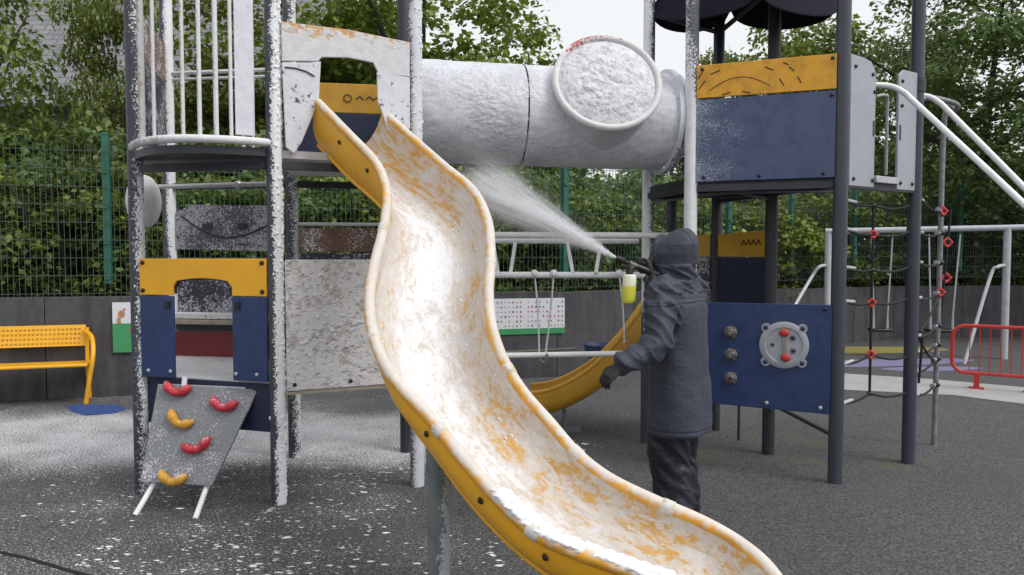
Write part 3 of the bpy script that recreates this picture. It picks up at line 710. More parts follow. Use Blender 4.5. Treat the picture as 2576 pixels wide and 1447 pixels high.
# slide entrance panel B-D : foamed header, two side wings
hd = panel('entrance_header', pB, pD, [(0,2.84),(.27,2.86),(.30,2.89),(.5,2.905),(.70,2.89),(.745,2.82),(1,2.82),(1,3.05),(.5,3.085),(0,3.085)], M['yellow_foam'], LT, gap=.05, off=.03)
lw = panel('entrance_wing', pB, pD, [(.02,2.30),(.08,2.26),(.14,2.34),(.27,2.60),(.29,2.86),(.2,2.845),(0,2.83)], M['white_foam'], LT, gap=.05, off=.035)
rw = panel('entrance_wing', pB, pD, [(.79,2.52),(.90,2.27),(1,2.25),(1,2.815),(.73,2.83),(.735,2.64)], M['white_foam'], LT, gap=.05, off=.03)
mb = MB(); pts = [on_panel(pB,pD,u,z,.058,.05)[0] for u, z in ((.02,2.80),(.10,2.80),(.18,2.785),(.24,2.76))]; mb.tube(pts,.005,6); mb.build('groove', M['dark_print'], lw)
# far yellow panel C-E
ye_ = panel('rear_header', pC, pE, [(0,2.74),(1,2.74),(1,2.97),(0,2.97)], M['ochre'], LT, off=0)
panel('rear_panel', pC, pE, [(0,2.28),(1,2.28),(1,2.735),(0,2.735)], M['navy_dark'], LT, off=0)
mb = MB()
c, t_, n_ = on_panel(pC,pE,.50,2.855,.024)
mb.tube([c+t_*(.032*math.cos(a))+V((0,0,.03*math.sin(a))) for a in [2*PI*i/7 for i in range(7)]], .004, 5, closed=True)
for i, du in enumerate((.62,.72,.8,.88)):
    c, t_, n_ = on_panel(pC,pE,du,2.86,.024); mb.tube([c-t_*.03-V((0,0,.012)), c+V((0,0,.014)), c+t_*.03-V((0,0,.012))], .004, 5)
mb.build('engraving', M['engrave'], ye_)
# round white panel beside post A
c = P(362,507,5.35); rp = MB(); ax_t = V((.52,.85,0)); 
ring = lambda r, d: [c+ax_t*(r*math.cos(a)*.70)+V((0,0,r*math.sin(a)))+V((-.85,.52,0))*d for a in [2*PI*i/28 for i in range(28)]]
rp.loft([ring(.19,.012), ring(.19,-.012), ring(.15,-.05), ring(.08,-.07), ring(.01,-.075)]); rp.build('round_panel', foamed('round_panel_foam', (.4,.4,.4), .35, fine=50, foam=(.66,.67,.66)), LT)

# ---------------- climbing ramp
q = [P(397,966,4.86), P(649,979,4.80), P(532,1223,4.60), P(352,1212,4.62)]
RP = empty('climbing_ramp', G(420,1300), 'grey speckled climbing ramp with red and yellow grips leaning against the arch panel', 'climbing ramp')
nrm = (q[1]-q[0]).cross(q[3]-q[0]).normalized(); 
if nrm.y > 0: nrm = -nrm
mb = MB(); mb.prism(q, -nrm*.02); mb.build('board', M['ramp'], RP, bevel=.004)
for a, b, px in ((q[3]+V((.07,0,0)), P(338,1297,4.56), 0), (q[2]-V((.05,0,0)), P(490,1307,4.52), 0)):
    b = G(340,1296) if a is not None and b.x < -2.2 else G(491,1306)
    top = a + (q[0]-q[3])*.5 + V((.03,0,0)); mb = MB(); mb.tube([b, a-nrm*.045, top-nrm*.045], .017, 10); mb.build('leg', M['white_metal'], RP)
for px, py in ((462,960),(597,967)):
    c = P(px,py,4.84); mb = MB(); mb.tube([c+V((0,0,-.05)), c+V((0,.02,.03))], .018, 8); mb.build('hook', M['rail_foam'], RP)
def on_ramp(px, py):
    u, v_ = (px-1288)/F, (723.5-py)/F
    d = V((u, math.cos(PITCH)+v_*math.sin(PITCH), -math.sin(PITCH)+v_*math.cos(PITCH))); o_ = V((0,0,H))
    return o_ + d*((q[0]-o_).dot(nrm)/d.dot(nrm))
for px, py, mt, rot in ((448,982,'hold_red',-6),(565,1020,'hold_red',-6),(455,1060,'hold_yellow',-22),(498,1124,'hold_red',20),(437,1205,'hold_yellow',-4)):
    c = on_ramp(px,py)+nrm*.012; ux = (q[1]-q[0]).normalized(); uy = nrm.cross(ux); uy = uy if uy.z > 0 else -uy
    r_ = math.radians(rot); ex = ux*math.cos(r_)+uy*math.sin(r_); ey = uy*math.cos(r_)-ux*math.sin(r_)
    pts = [c+ex*(.088*s)+ey*(.055*s*s-.02)+nrm*(.012+.006*math.cos(s*9)) for s in [-1+2*i/10 for i in range(11)]]
    mb = MB(); mb.tube(pts, [.015,.027,.032,.029,.024,.028,.024,.029,.032,.027,.015], 10)
    o = mb.build('grip', M[mt], RP)

def fuse(mb, name, mat, parent, voxel, wr=None, smooth_it=2):
    """closed overlapping volumes -> one continuous surface"""
    me = bpy.data.meshes.new('tmp'); me.from_pydata([tuple(p) for p in mb.v], [], mb.f)
    bm = bmesh.new(); bm.from_mesh(me); bmesh.ops.recalc_face_normals(bm, faces=bm.faces); bm.to_mesh(me); bm.free()
    ob = bpy.data.objects.new('tmp', me); col.objects.link(ob)
    r = ob.modifiers.new('r','REMESH'); r.mode = 'VOXEL'; r.voxel_size = voxel; r.use_smooth_shade = True
    s = ob.modifiers.new('s','SMOOTH'); s.factor = .5; s.iterations = smooth_it
    dg = bpy.context.evaluated_depsgraph_get(); res = bpy.data.meshes.new_from_object(ob.evaluated_get(dg))
    bpy.data.objects.remove(ob)
    res.name = name
    if wr:
        nr = [v_.normal.copy() for v_ in res.vertices]
        for v_, n0 in zip(res.vertices, nr): v_.co += n0*wr(v_.co, n0)
    org = ORG[parent.name] if parent else V((0,0,0))
    res.transform(Matrix.Translation(-org)); res.materials.clear(); res.materials.append(mat)
    res.polygons.foreach_set('use_smooth', [True]*len(res.polygons)); res.update()
    o = bpy.data.objects.new(name, res); col.objects.link(o)
    if parent: o.parent = parent
    ORG[o.name] = org
    return o
# ---------------- wave slide
ST = [(800,258,968,285,4.80,5.05,.33),(880,340,1040,350,4.55,4.85,.32),(945,410,1120,420,4.32,4.60,.28),(972,480,1190,480,4.15,4.36,.24),(968,560,1228,560,4.0,4.12,.21),
      (943,660,1234,660,3.8,3.85,.20),(930,740,1229,740,3.65,3.68,.20),(934,820,1238,825,3.5,3.55,.20),(960,900,1266,905,3.32,3.45,.20),(1005,970,1315,985,3.15,3.38,.20),
      (1078,1048,1382,1062,3.0,3.3,.20),(1170,1160,1450,1140,2.83,3.2,.20),(1258,1258,1530,1203,2.7,3.1,.20),(1345,1338,1640,1258,2.6,3.0,.20),(1440,1385,1760,1310,2.52,2.92,.20),
      (1620,1450,1850,1360,2.45,2.85,.20),(1790,1520,1925,1420,2.40,2.74,.19),(1880,1575,1985,1500,2.36,2.66,.17)]
Ls = catmull([P(s[0],s[1],s[4]) for s in ST], 6); Rs = catmull([P(s[2],s[3],s[5]) for s in ST], 6); Ds = [p.x for p in catmull([V((s[6],0,0)) for s in ST], 6)]
SL = empty('wave_slide', G(1100,1440), 'big yellow wave slide smeared with white foam in the foreground', 'slide', 'slides of the climbing frame')
NS = 22
mb = MB(); inner = []; outer = []
frames = []
for i in range(len(Ls)):
    a, b = Ls[i], Rs[i]; w = (b-a); W = w.length; w.normalize()
    i0, i1 = max(i-1,0), min(i+1,len(Ls)-1); t = ((Ls[i1]+Rs[i1])-(Ls[i0]+Rs[i0])).normalized()
    up = w.cross(t); up = up if up.z > 0 else -up; up.normalize()
    frames.append((a,b,w,W,t,up))
# smooth the up vectors
ups = [f_[5] for f_ in frames]
for _ in range(4): ups = [(ups[max(i-1,0)]+ups[i]*2+ups[min(i+1,len(ups)-1)]).normalized() for i in range(len(ups))]
ri, ro = [], []
for i, (a,b,w,W,t,_) in enumerate(frames):
    up = ups[i]; up = (up-w*up.dot(w)).normalized(); mid = (a+b)*.5; d = Ds[i]
    I, O = [], []
    for k in range(NS+1):
        th = PI*k/NS; x = -math.cos(th); y = math.sin(th)**.75
        I.append(mid+w*(x*(W/2-.022))-up*(y*d))
        O.append(mid+w*(x*(W/2+.012))-up*(y*(d+.028)+.006))
    ri.append(I); ro.append(O)
mb.loft(ri, cap=False, closed=False)
# flip so that faces look up
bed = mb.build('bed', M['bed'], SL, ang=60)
uvl = bed.data.uv_layers.new(name='chute'); nrow = NS+1
for lp in bed.data.loops:
    r_, k = divmod(lp.vertex_index, nrow); uvl.data[lp.index].uv = (k/NS, r_*.03)
sub_ = bed.modifiers.new('fine', 'SUBSURF'); sub_.levels = 2; sub_.render_levels = 2
tx = bpy.data.textures.new('foam_relief', 'CLOUDS'); tx.noise_scale = .055; tx.noise_depth = 3
dm = bed.modifiers.new('relief', 'DISPLACE'); dm.texture = tx; dm.texture_coords = 'LOCAL'; dm.strength = .014; dm.mid_level = .45
mb = MB(); mb.loft(ro, cap=False, closed=False)
mb.add(ri[0]+ro[0], [(k,k+1,nrow+k+1,nrow+k) for k in range(NS)]); mb.add(ri[-1]+ro[-1], [(k+1,k,nrow+k,nrow+k+1) for k in range(NS)])
mb.build('shell', M['yellow'], SL, ang=60)
for side, pts in (('l', Ls), ('r', Rs)):
    mb = MB(); mb.tube(pts, .027, 12); rim = mb.build('rim', M['rim_slide'], SL, ang=60)
    for i in ((25, 44, 62, 78) if side == 'l' else (30, 50, 66, 80)):
        if i+1 < len(pts):
            tt = (pts[i+1]-pts[i]).normalized(); c = MB(); c.tube([pts[i]-tt*.03, pts[i]-tt*.022, pts[i]+tt*.022, pts[i]+tt*.03], [.026,.0305,.0305,.026], 14); c.build('joint_collar', foamed('collar_foam_%s%d' % (side,i), (.6,.42,.16), .14, fine=30, foam=(.64,.61,.57), soft=.2, wf=1.3), rim)
# outer stiffening flange on each side
for sgn, kk in ((-1, 6), (1, NS-6)):
    mb = MB(); fl = [ro[i][kk]+(ro[i][kk]-ri[i][kk]).normalized()*.004 for i in range(len(ro))]
    mb.tube(fl, .014, 8); mb.build('flange', M['yellow'], SL, ang=60)
for px, py, Yb in ((1062,1085,2.98),(1183,1255,2.72),(1353,1399,2.52),(905,415,4.36),(838,345,4.60)):
    # bolts on the viewer side of the shell, at the nearest shell point
    tgt = P(px,py,Yb); best = min(((ro[i][k]-tgt).length, i, k) for i in range(len(ro)) for k in range(1,7)); _, i, k = best
    nn = (ro[i][k]-ri[i][k]).normalized(); bolt(SL, ro[i][k]+nn*.002, nn, .014, 'black')
# support posts
i_s = 62; sp_ = G(1100,1560); sp_ = V(((1101-1288)/F*3.2, 3.2, 0))
mb = MB()
def cut_ring(r, z, sl): return [sp_+V((r*math.cos(2*PI*k/24), r*math.sin(2*PI*k/24), z-sl*r*math.cos(2*PI*k/24))) for k in range(24)]
mb.loft([cut_ring(.049,0,0), cut_ring(.049,.66,1.5)]); mb.loft([cut_ring(.055,.60,1.5), cut_ring(.055,.765,1.5)]); mb.build('support_post', foamed('support_post_foam', (.15,.18,.185), -.22, (1,-.2,0), .38, 60, 5, foam=(.5,.55,.56)), SL)
# clumps of foam on the lower near rim
mb = MB(); R = random.Random(4)
for i in range(72, 97):
    for _ in range(46):
        if i >= len(Ls): continue
        c = Ls[i].lerp(Ls[max(i-1,0)], R.random()); w = frames[i][2]; up = ups[i]
        c = c + w*min(.11, max(-.016, R.gauss(.035,.035))) + up*R.uniform(.012,.026)
        if (c-Ls[i]).dot(w) > .04: c -= up*((c-Ls[i]).dot(w)-.04)*1.2
        mb.ball(c, R.uniform(.006,.016), (1.3,R.uniform(.7,1.2),R.uniform(.4,.6)), 8, 6)
fuse(mb, 'foam_clump', M['foam'], SL, .005, lambda p, n_: .003*noise.noise(p*50)+.002*noise.noise(p*120), 2)['kind'] = 'stuff'
# clumps of foam clinging to the sprayed posts
def post_clumps(p, z0, z1, n_, spread, c_ang=0., rmax=.013):
    mb = MB()
    for _ in range(n_):
        a = c_ang+R.gauss(0, spread); z = R.uniform(z0, z1)
        if noise.noise(V((z*3, a*2, p.x*5))) < -.12: continue
        r = R.uniform(.004, rmax); mb.ball(p+V((math.cos(a)*PR,math.sin(a)*PR,z)), r, (.8,.8,R.uniform(.8,1.6)), 8, 6)
    fuse(mb, 'foam_clump', M['foam'], LT, .005, lambda q_, n_: .003*noise.noise(q_*80), 1)['kind'] = 'stuff'
post_clumps(pB, .05, 3.3, 700, .7, -.1); post_clumps(pD, 1.5, 3.3, 260, .8, -.6, .010); post_clumps(pA, 1.0, 2.2, 170, .6, -.4, .009)
t_, n_, L_ = frame2(pB, pD); mb = MB()
for _ in range(420):
    u, z = R.random(), R.uniform(.76,1.57)
    if noise.noise(V((u*4, z*4, 7))) < 0: continue
    c, _t, _n = on_panel(pB, pD, u, z, .033); mb.ball(c, R.uniform(.006,.017), (1.2,.32,R.uniform(.7,1.3)), 8, 6, ax=(_t,_n,V((0,0,1))))
fuse(mb, 'foam_clump', M['cream_panel'], LT, .005, lambda q_, n_: .002*noise.noise(q_*70), 1)['kind'] = 'stuff'
# foam gobs in the bed
mb = MB()
for _ in range(90):
    i = R.randrange(4,len(ri)-2); k = R.choice([2,3,4,5,6,15,16,17,18,19,20,10,11,12]); c = ri[i][k].lerp(ri[i+1][k], R.random()); 
    tt = frames[i][4]; mb.ball(c, R.uniform(.003,.008), (1.4,.9,.4), 7, 5, ax=(tt, frames[i][2], ups[i]))
mb.build('foam_gob', M['foam'], SL)['kind'] = 'stuff'

# ---------------- tunnel
TU0, TU1 = V((-.76,5.60,2.695)), V((1.27,5.94,2.665))
TN = empty('tunnel_tube', (.25,5.75,0), 'white foam covered tunnel tube joining the two towers', 'tunnel')
ta = (TU1-TU0).normalized(); tb = V((ta.y,-ta.x,0)).normalized(); tc_ = ta.cross(tb); tc_ = tc_ if tc_.z > 0 else -tc_
def ring_t(s, r, n=48): 
    c = TU0+(TU1-TU0)*s; return [c+tb*(r*math.cos(2*PI*k/n))+tc_*(r*math.sin(2*PI*k/n)) for k in range(n)]
RT = .378
def rough_ring(s, r, n=150):
    c = TU0+(TU1-TU0)*s; out = []
    for k in range(n):
        d = tb*math.cos(2*PI*k/n)+tc_*math.sin(2*PI*k/n); p = c+d*r
        h = noise.fractal(p*V((1,1,1)).x*9, 1, 2, 4)*.005 if False else .005*noise.noise(p*7)+.0035*noise.noise(V((p.x*14,p.y*14,p.z*26)))+.002*noise.noise(p*40)
        out.append(p+d*h)
    return out
SEAM = .405
for s0, s1 in ((0,SEAM-.003),(SEAM+.003,.955)):
    mb = MB(); N_ = 80; mb.loft([rough_ring(s0+(s1-s0)*i/N_, RT) for i in range(N_+1)], cap=False); mb.build('tunnel_section', M['tube'], TN, ang=70)
mb = MB(); mb.loft([ring_t(SEAM-.004,RT-.007), ring_t(SEAM+.004,RT-.007)], cap=False); mb.build('seam', foamed('seam_foam', (.03,.03,.035), -.02, fine=20, coarse=4, foam=(.5,.5,.54), wf=1.2, wc=1.4), TN)
mb = MB(); mb.loft([ring_t(.955,RT+.002), ring_t(.957,RT+.03), ring_t(.975,RT+.03), ring_t(.977,RT+.002), ring_t(1.0,RT)], cap=False); mb.build('end_flange', foamed('end_flange_foam', (.05,.055,.08), .12, (-.6,-.6,.4), .3, 40, 5, foam=(.66,.68,.74)), TN)
mb = MB(); mb.loft([ring_t(.0,RT+.002), ring_t(.0,RT+.03), ring_t(.02,RT+.03), ring_t(.02,RT+.002)], cap=False); mb.build('end_flange', M['white_foam'], TN)
for k in range(3):
    s_ = SEAM; c = TU0+(TU1-TU0)*s_; a = -1.2+k*.5; d = tb*math.cos(a)+tc_*math.sin(a); mb = MB(); mb.ball(c+d*(RT+.004), .014, (1,1,1),8,6)
    if k == 0: mb.build('bolt', M['steel'], TN)
# bubble window on the front shoulder of the tunnel
DC = P(1528,207,5.42)
view = (DC-V((0,0,H))).normalized(); rgt = V((1,0,0)); upv = rgt.cross(view).normalized(); 
dn = (-view*math.cos(math.radians(36))+(rgt*.30+upv*.95).normalized()*math.sin(math.radians(36))).normalized()
d1 = dn.cross(V((0,0,1))).normalized(); d2 = dn.cross(d1).normalized()
BW = empty('bubble_window', DC, 'round foam filled bubble window with red rim on the tunnel', 'window')
def ring_d(r, h, n=56): return [DC+d1*(r*math.cos(2*PI*k/n))+d2*(r*math.sin(2*PI*k/n))+dn*h for k in range(n)]
RD = .402
mb = MB(); mb.loft([ring_d(RD-.03,-.32), ring_d(RD-.03,-.02)], cap=False); mb.build('neck', M['tube'], BW)
mb = MB(); mb.loft([ring_d(RD-.055,-.015), ring_d(RD-.03,-.02), ring_d(RD-.01,-.022), ring_d(RD,-.012), ring_d(RD+.003,0), ring_d(RD-.004,.018), ring_d(RD-.02,.028), ring_d(RD-.038,.02), ring_d(RD-.046,.002)], cap=False); mb.build('rim', M['rim'], BW, ang=70)
mb = MB(); rings = []
for i in range(40):
    r = (RD-.045)*(1-i/39.5); base_h = .075*(1-(r/(RD-.045))**2)**.8
    ring = []
    for k in range(96):
        a = 2*PI*k/96; p = DC+d1*(r*math.cos(a))+d2*(r*math.sin(a)); edge = min(1,(1-r/(RD-.045))*5)
        h = base_h+edge*(.010*noise.noise(p*16)+.008*noise.noise(p*38)+.004*noise.noise(p*80))
        ring.append(p+dn*h)
    rings.append(ring)
mb.loft(rings, cap=False); mb.build('dome', M['dome'], BW, ang=80)

# ---------------- right tower
RTW = empty('play_tower', pG, 'slate post play tower with dark petal roof and yellow over blue panels', 'play tower', 'play towers of the climbing frame')
post(pG, M['post_g'], RTW); post(pI, M['post'], RTW); post(pJ, M['post'], RTW); post(pH, M['post_h'], RTW); post(pK, M['post_dark'], RTW); post(pL, M['post_dark'], RTW, z1=3.72); post(pM_, M['post_dark'], RTW, z1=2.1)
mb = MB(); mb.prism([V((p.x,p.y,2.14)) for p in (pG,pI,pJ,pK,pH)], (0,0,.05)); mb.build('deck', M['post_dark'], RTW)
mb = MB(); mb.prism([V((p.x,p.y,2.136)) for p in (pH,pK,pL,pM_)], (0,0,.05)); mb.build('deck', M['post_dark'], RTW)
for a, b, z in ((pG,pI,2.11),(pI,pJ,2.11),(pK,pH,2.11),(pI,pK,2.11),(pG,pH,2.11),(pK,pL,2.11)):
    mb = MB(); t_, n_, L_ = frame2(a,b); mb.box((a+b)*.5+V((0,0,z)), (L_-.1,.05,.05), (t_,n_,V((0,0,1)))); mb.build('beam', M['post_dark'], RTW)
cen = (pG+pI+pK+pH)*.25
for p in (pG,pI,pK,pH):
    mb = MB(); mb.tube([V((p.x,p.y,2.06)), V((cen.x,cen.y,2.10))], .012, 6); mb.build('strut', M['steel'], RTW)
# upper front panel
uy_ = panel('header_panel', pG, pI, [(0,2.765),(1,2.765),(1,3.005),(0,3.005)], M['yellow_mist'], RTW, off=.02, gap=.04)
ub_ = panel('front_panel', pG, pI, [(0,2.155),(1,2.155),(1,2.755),(0,2.755)], M['navy_mist_sheen'], RTW, off=.015, gap=.04)
for u, z in ((.97,2.975),(.04,2.975)): c, t_, n_ = on_panel(pG,pI,u,z,.041,.04); bolt(uy_, c, n_, .013)
for u, z in ((.97,2.725),(.06,2.185),(.47,2.185),(.92,2.185)): c, t_, n_ = on_panel(pG,pI,u,z,.036,.04); bolt(ub_, c, n_, .014)
mb = MB()
def pp(u, z): return on_panel(pG,pI,u,z,.0405,.04)[0]
mb.tube([pp(.10+.44*i/14, 2.772+.125*math.sin(PI*(.12+.76*i/14))) for i in range(15)], .003, 5)
for u, z, du, dz in ((.14,2.945,.035,.012),(.53,2.94,.03,-.014),(.65,2.965,.02,-.01),(.69,2.925,.018,-.016),(.62,2.84,.016,-.025),(.745,2.845,.012,-.022),(.22,2.785,.03,.008),(.37,2.785,.03,-.008),(.03,2.935,.02,.03),(.04,2.86,.025,.03)):
    mb.tube([pp(u-du/1.0,z-dz), pp(u+du/1.0,z+dz)], .0042, 5)
mb.build('engraving', M['engrave'], uy_)
# lower front panel with dial and knobs
lb_ = panel('activity_panel', pG, pI, [(0,.515),(1,.49),(1,1.265),(0,1.265)], M['navy'], RTW, off=.015, gap=.04)
for u, z in ((.95,1.235),(.93,.535),(.55,.545)): c, t_, n_ = on_panel(pG,pI,u,z,.036,.04); bolt(lb_, c, n_, .014, 'galv' if z < 1 else 'black')
def hit_panel(px, py, out=.036):
    t_, n_, L_ = frame2(pG,pI); u, v_ = (px-1288)/F, (723.5-py)/F
    d = V((u, math.cos(PITCH)+v_*math.sin(PITCH), -math.sin(PITCH)+v_*math.cos(PITCH))); o_ = V((0,0,H))
    return o_+d*((pG+n_*out-o_).dot(n_)/d.dot(n_)), t_, n_
for py in (836,892,951):
    c, t_, n_ = hit_panel(1838,py); mb = MB(); mb.tube([c, c+n_*.012, c+n_*.02, c+n_*.038, c+n_*.048], [.046,.048,.036,.032,.022], 18)
    kb = mb.build('knob', M['bronze'], lb_)
    for k in range(6):
        a = k*PI/3; mb2 = MB(); mb2.ball(c+t_*(.036*math.cos(a))+V((0,0,.036*math.sin(a)))+n_*.016, .012, nu=8, nv=6); mb2.build('lobe', M['bronze'], kb); mb = MB(); mb.tube([c+n_*.042, c+n_*.05], [.013,.011], 10); mb.build('knob_cap', M['red_dark'] if py > 940 else M['galv'], kb)
c, t_, n_ = hit_panel(1972,868); UZ = V((0,0,1))
def rd(r, h, n=40): return [c+t_*(r*math.cos(2*PI*k/n))+UZ*(r*math.sin(2*PI*k/n))+n_*h for k in range(n)]
mb = MB(); mb.loft([rd(.168,0), rd(.168,.014), rd(.160,.02), rd(.128,.02), rd(.122,.013)], cap=False)
for a in (45,135,225,315):
    e = c+t_*(.172*math.cos(math.radians(a)))+UZ*(.172*math.sin(math.radians(a))); mb.tube([e+n_*.001,e+n_*.016],.034,14)
dl = mb.build('dial', M['grey'], lb_)
for a in (45,135,225,315):
    e = c+t_*(.175*math.cos(math.radians(a)))+UZ*(.175*math.sin(math.radians(a)))+n_*.016; bolt(dl, e, n_, .017, 'navy')
mb = MB(); mb.box(c+n_*.02+UZ*.0, (.014,.006,.17), (t_,n_,UZ)); mb.box(c+n_*.018+t_*.012, (.006,.005,.15), (t_,n_,UZ)); mb.build('dial_hand', M['beige'], dl)
for sx, sz in ((0,.088),(.012,-.088)):
    mb = MB(); mb.ball(c+t_*sx+UZ*sz+n_*.022, .034, (1,.45,.85), 12, 8, ax=(t_,n_,UZ)); mb.build('dial_ball', M['red'], dl)
mb = MB(); mb.loft([rd(.124,.012), rd(.02,.0125)], cap=True); mb.m = 1
for sx, sz in ((.058,.052),(.062,-.04)):
    for k in range(3):
        a = k*PI/3; mb.box(c+t_*sx+UZ*sz+n_*.0145, (.044,.004,.008), (t_*math.cos(a)+UZ*math.sin(a), n_, UZ*math.cos(a)-t_*math.sin(a)))
mb.tube([c-t_*.078+n_*.012, c-t_*.078+n_*.018], .012, 10); mb.build('dial_face', [M['grey'], M['dark_print']], dl)
# rear panels K-L and L-M
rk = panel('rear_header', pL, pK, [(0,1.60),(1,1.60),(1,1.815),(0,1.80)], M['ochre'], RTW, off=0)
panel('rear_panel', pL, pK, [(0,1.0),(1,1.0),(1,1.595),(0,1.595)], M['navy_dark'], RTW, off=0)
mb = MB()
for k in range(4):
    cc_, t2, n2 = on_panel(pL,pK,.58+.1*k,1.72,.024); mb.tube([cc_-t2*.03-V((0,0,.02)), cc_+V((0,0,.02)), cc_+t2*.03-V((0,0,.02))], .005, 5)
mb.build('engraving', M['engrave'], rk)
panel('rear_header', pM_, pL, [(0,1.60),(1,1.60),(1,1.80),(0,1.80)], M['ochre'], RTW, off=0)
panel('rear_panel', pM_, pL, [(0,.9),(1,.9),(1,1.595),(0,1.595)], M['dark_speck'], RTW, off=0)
mb = MB(); mb.tube([V((pK.x,pK.y,.42)), V((pI.x,pI.y,.33))], .017, 8); mb.build('brace', M['post_dark'], RTW)
# trough below the activity panel
mb = MB(); c0_ = pL.lerp(pH,.4)
p0, p1 = V((1.78,6.5,.47)), V((2.05,6.2,.47))
mb.ball(V((1.87,6.3,.53)), .2, (1.0,.7,.45), 16, 10); mb.tube([V((1.95,6.3,.02)), V((1.95,6.3,.45))], .012, 8); mb.build('seat_bowl', M['post_dark'], RTW)
# side plates at the stair opening I-J
sw = panel('side_plate', pI, pJ, [(.0,2.10),(.36,2.10),(.36,2.86),(.345,2.93),(.29,2.985),(.2,3.0),(0,3.01)], M['grey'], RTW, gap=.05, off=.01)
sw2 = panel('side_plate', pI, pJ, [(.71,2.10),(1,2.10),(1,2.985),(.78,2.985),(.71,2.94)], M['grey'], RTW, gap=.05, off=.01)
for o_, us in ((sw,((.06,2.93),(.31,2.9),(.34,2.78),(.06,2.15),(.33,2.15))), (sw2,((.76,2.9),(.76,2.72),(.76,2.15),(.95,2.15)))):
    for u, z in us: c, t_, n_ = on_panel(pI,pJ,u,z,.031,.05); bolt(o_, c, n_, .014)
for o_, u in ((sw,.335),(sw2,.74)):
    c, t_, n_ = on_panel(pI,pJ,u,2.52,.031,.05); mb = MB(); mb.box(c,(.018,.004,.11),(t_,n_,V((0,0,1)))); mb.build('slot', M['dark_print'], o_)
mb = MB(); c, t_, n_ = on_panel(pI,pJ,.53,2.16,.02,.05); mb.box(c,(.28,.06,.05),(t_,n_,V((0,0,1)))); mb.build('threshold', M['galv'], RTW, bevel=.005)
c = pJ+V((0,0,2.90)); mb = MB(); mb.tube([c+V((0,0,-.05)), c+V((0,0,.05))], .06, 16); mb.build('collar', M['post_dark'], RTW)
# petal roof : four bulging sheets, seen from below
rleft, rrear, rright = P(1646,6,6.35), P(1838,20,6.95), P(2104,-10,6.0)
rfront = rleft+rright-rrear; rc = [rleft, rrear, rright, rfront]
rcen = (rleft+rrear+rright+rfront)*.25
for i in range(4):
    a, b = rc[i], rc[(i+1)%4]
    n_u, n_v = 16, 10; rows = []
    for j in range(n_v+1):
        s = j/n_v; row = []
        for k in range(n_u+1):
            u = .5-.5*math.cos(PI*(.02+.96*k/n_u)); e = a.lerp(b,u); out_ = ((a+b)*.5-rcen); out_.z = 0; out_.normalize()
            bul = math.sin(PI*u)
            q_ = rcen.lerp(e, s)+out_*(.12*bul**.4*s**2)
            z = e.z*s**2+(1-s**2)*(rcen.z+.62) - .21*bul**.28*s**3
            row.append(V((q_.x,q_.y,z)))
        rows.append(row)
    top = [[p+V((0,0,.012)) for p in r] for r in rows]
    m2 = MB(); m2.loft(rows, cap=False, closed=False); m2.loft([r[::-1] for r in top], cap=False, closed=False)
    m2.add(rows[-1]+top[-1], [(k,k+1,n_u+1+k+1,n_u+1+k) for k in range(n_u)])
    m2.add([r[0] for r in rows]+[r[0] for r in top], [(k,k+1,n_v+2+k,n_v+1+k) for k in range(n_v)])
    m2.add([r[-1] for r in rows]+[r[-1] for r in top], [(k+1,k,n_v+1+k,n_v+2+k) for k in range(n_v)])
    m2.build('roof_petal', M['fabric'], RTW, ang=50)
for a, b, za, zb_ in ((pH,pL,3.64,3.62),(pL,pK,3.62,3.75)):
    mb = MB(); mb.tube([a+V((0,0,za)), b+V((0,0,zb_))], .022, 8); mb.build('roof_tie', M['post_dark'], RTW)

# stair handrails
HR = empty('stair_handrail', pJ, 'pair of pale steel handrails sloping down from the right tower', 'handrail')
pts = catmull([P(2182,214,5.42), P(2235,216,5.40), P(2272,232,5.36), P(2310,266,5.28), P(2576,514,4.66), P(2780,712,4.25)], 5)
mb = MB(); mb.tube(pts, .021, 12); mb.build('rail', M['white_metal'], HR)
pts = catmull([P(2300,240,5.74), P(2335,243,5.72), P(2362,258,5.68), P(2390,284,5.62), P(2576,472,5.2), P(2800,705,4.8)], 5)
mb = MB(); mb.tube(pts, .021, 12); mb.build('rail', M['white_metal'], HR)
pts = catmull([P(2215,238,6.2), P(2222,250,6.2), P(2224,330,6.2), P(2218,420,6.2)],4)
mb = MB(); mb.tube(catmull([P(2205,243,5.9), P(2228,240,5.95), P(2232,262,6.0), P(2228,440,6.0)],4), .012, 8); mb.build('grab_bar', M['swing_metal'], HR)

# ---------------- rope nets
def rope_pts(a, b, sag, k=8): return [a.lerp(b, i/k)-V((0,0,sag*math.sin(PI*i/k))) for i in range(k+1)]
def end_clip(parent, a, d):
    d = d.normalized(); mb = MB(); mb.tube([a, a+d*.02, a+d*.09, a+d*.13], [.022,.014,.013,.010], 8); return mb.build('rope_clip', M['galv'], parent)
def knot(parent, c, red=True, r=.022):
    mb = MB(); R_ = V((1,0,0)); 
    if red:
        mb.tube([c+V((math.cos(a)*r,0,math.sin(a)*r)) for a in [2*PI*k/10 for k in range(10)]], .011, 8, closed=True)
        for a in range(4): mb.ball(c+V((math.cos(a*PI/2)*r*1.2,0,math.sin(a*PI/2)*r*1.2)), .013, nu=8, nv=6)
    else: mb.ball(c, r, (1,.7,.8), 10, 7)
    return mb.build('rope_connector', M['red'] if red else M['black'], parent)
N1 = empty('rope_net', (pI+pJ)*.5, 'black rope climbing net with red connectors stretched between two slate posts', 'climbing net', 'rope climbing nets')
mids = []
levels = [(768,760),(900+15,900),(1002,995)]
a0, b0 = pI, pJ
t_, n_, L_ = frame2(pI,pJ)
zs = [1.98, 1.68, 1.27, .96, .75, .48]
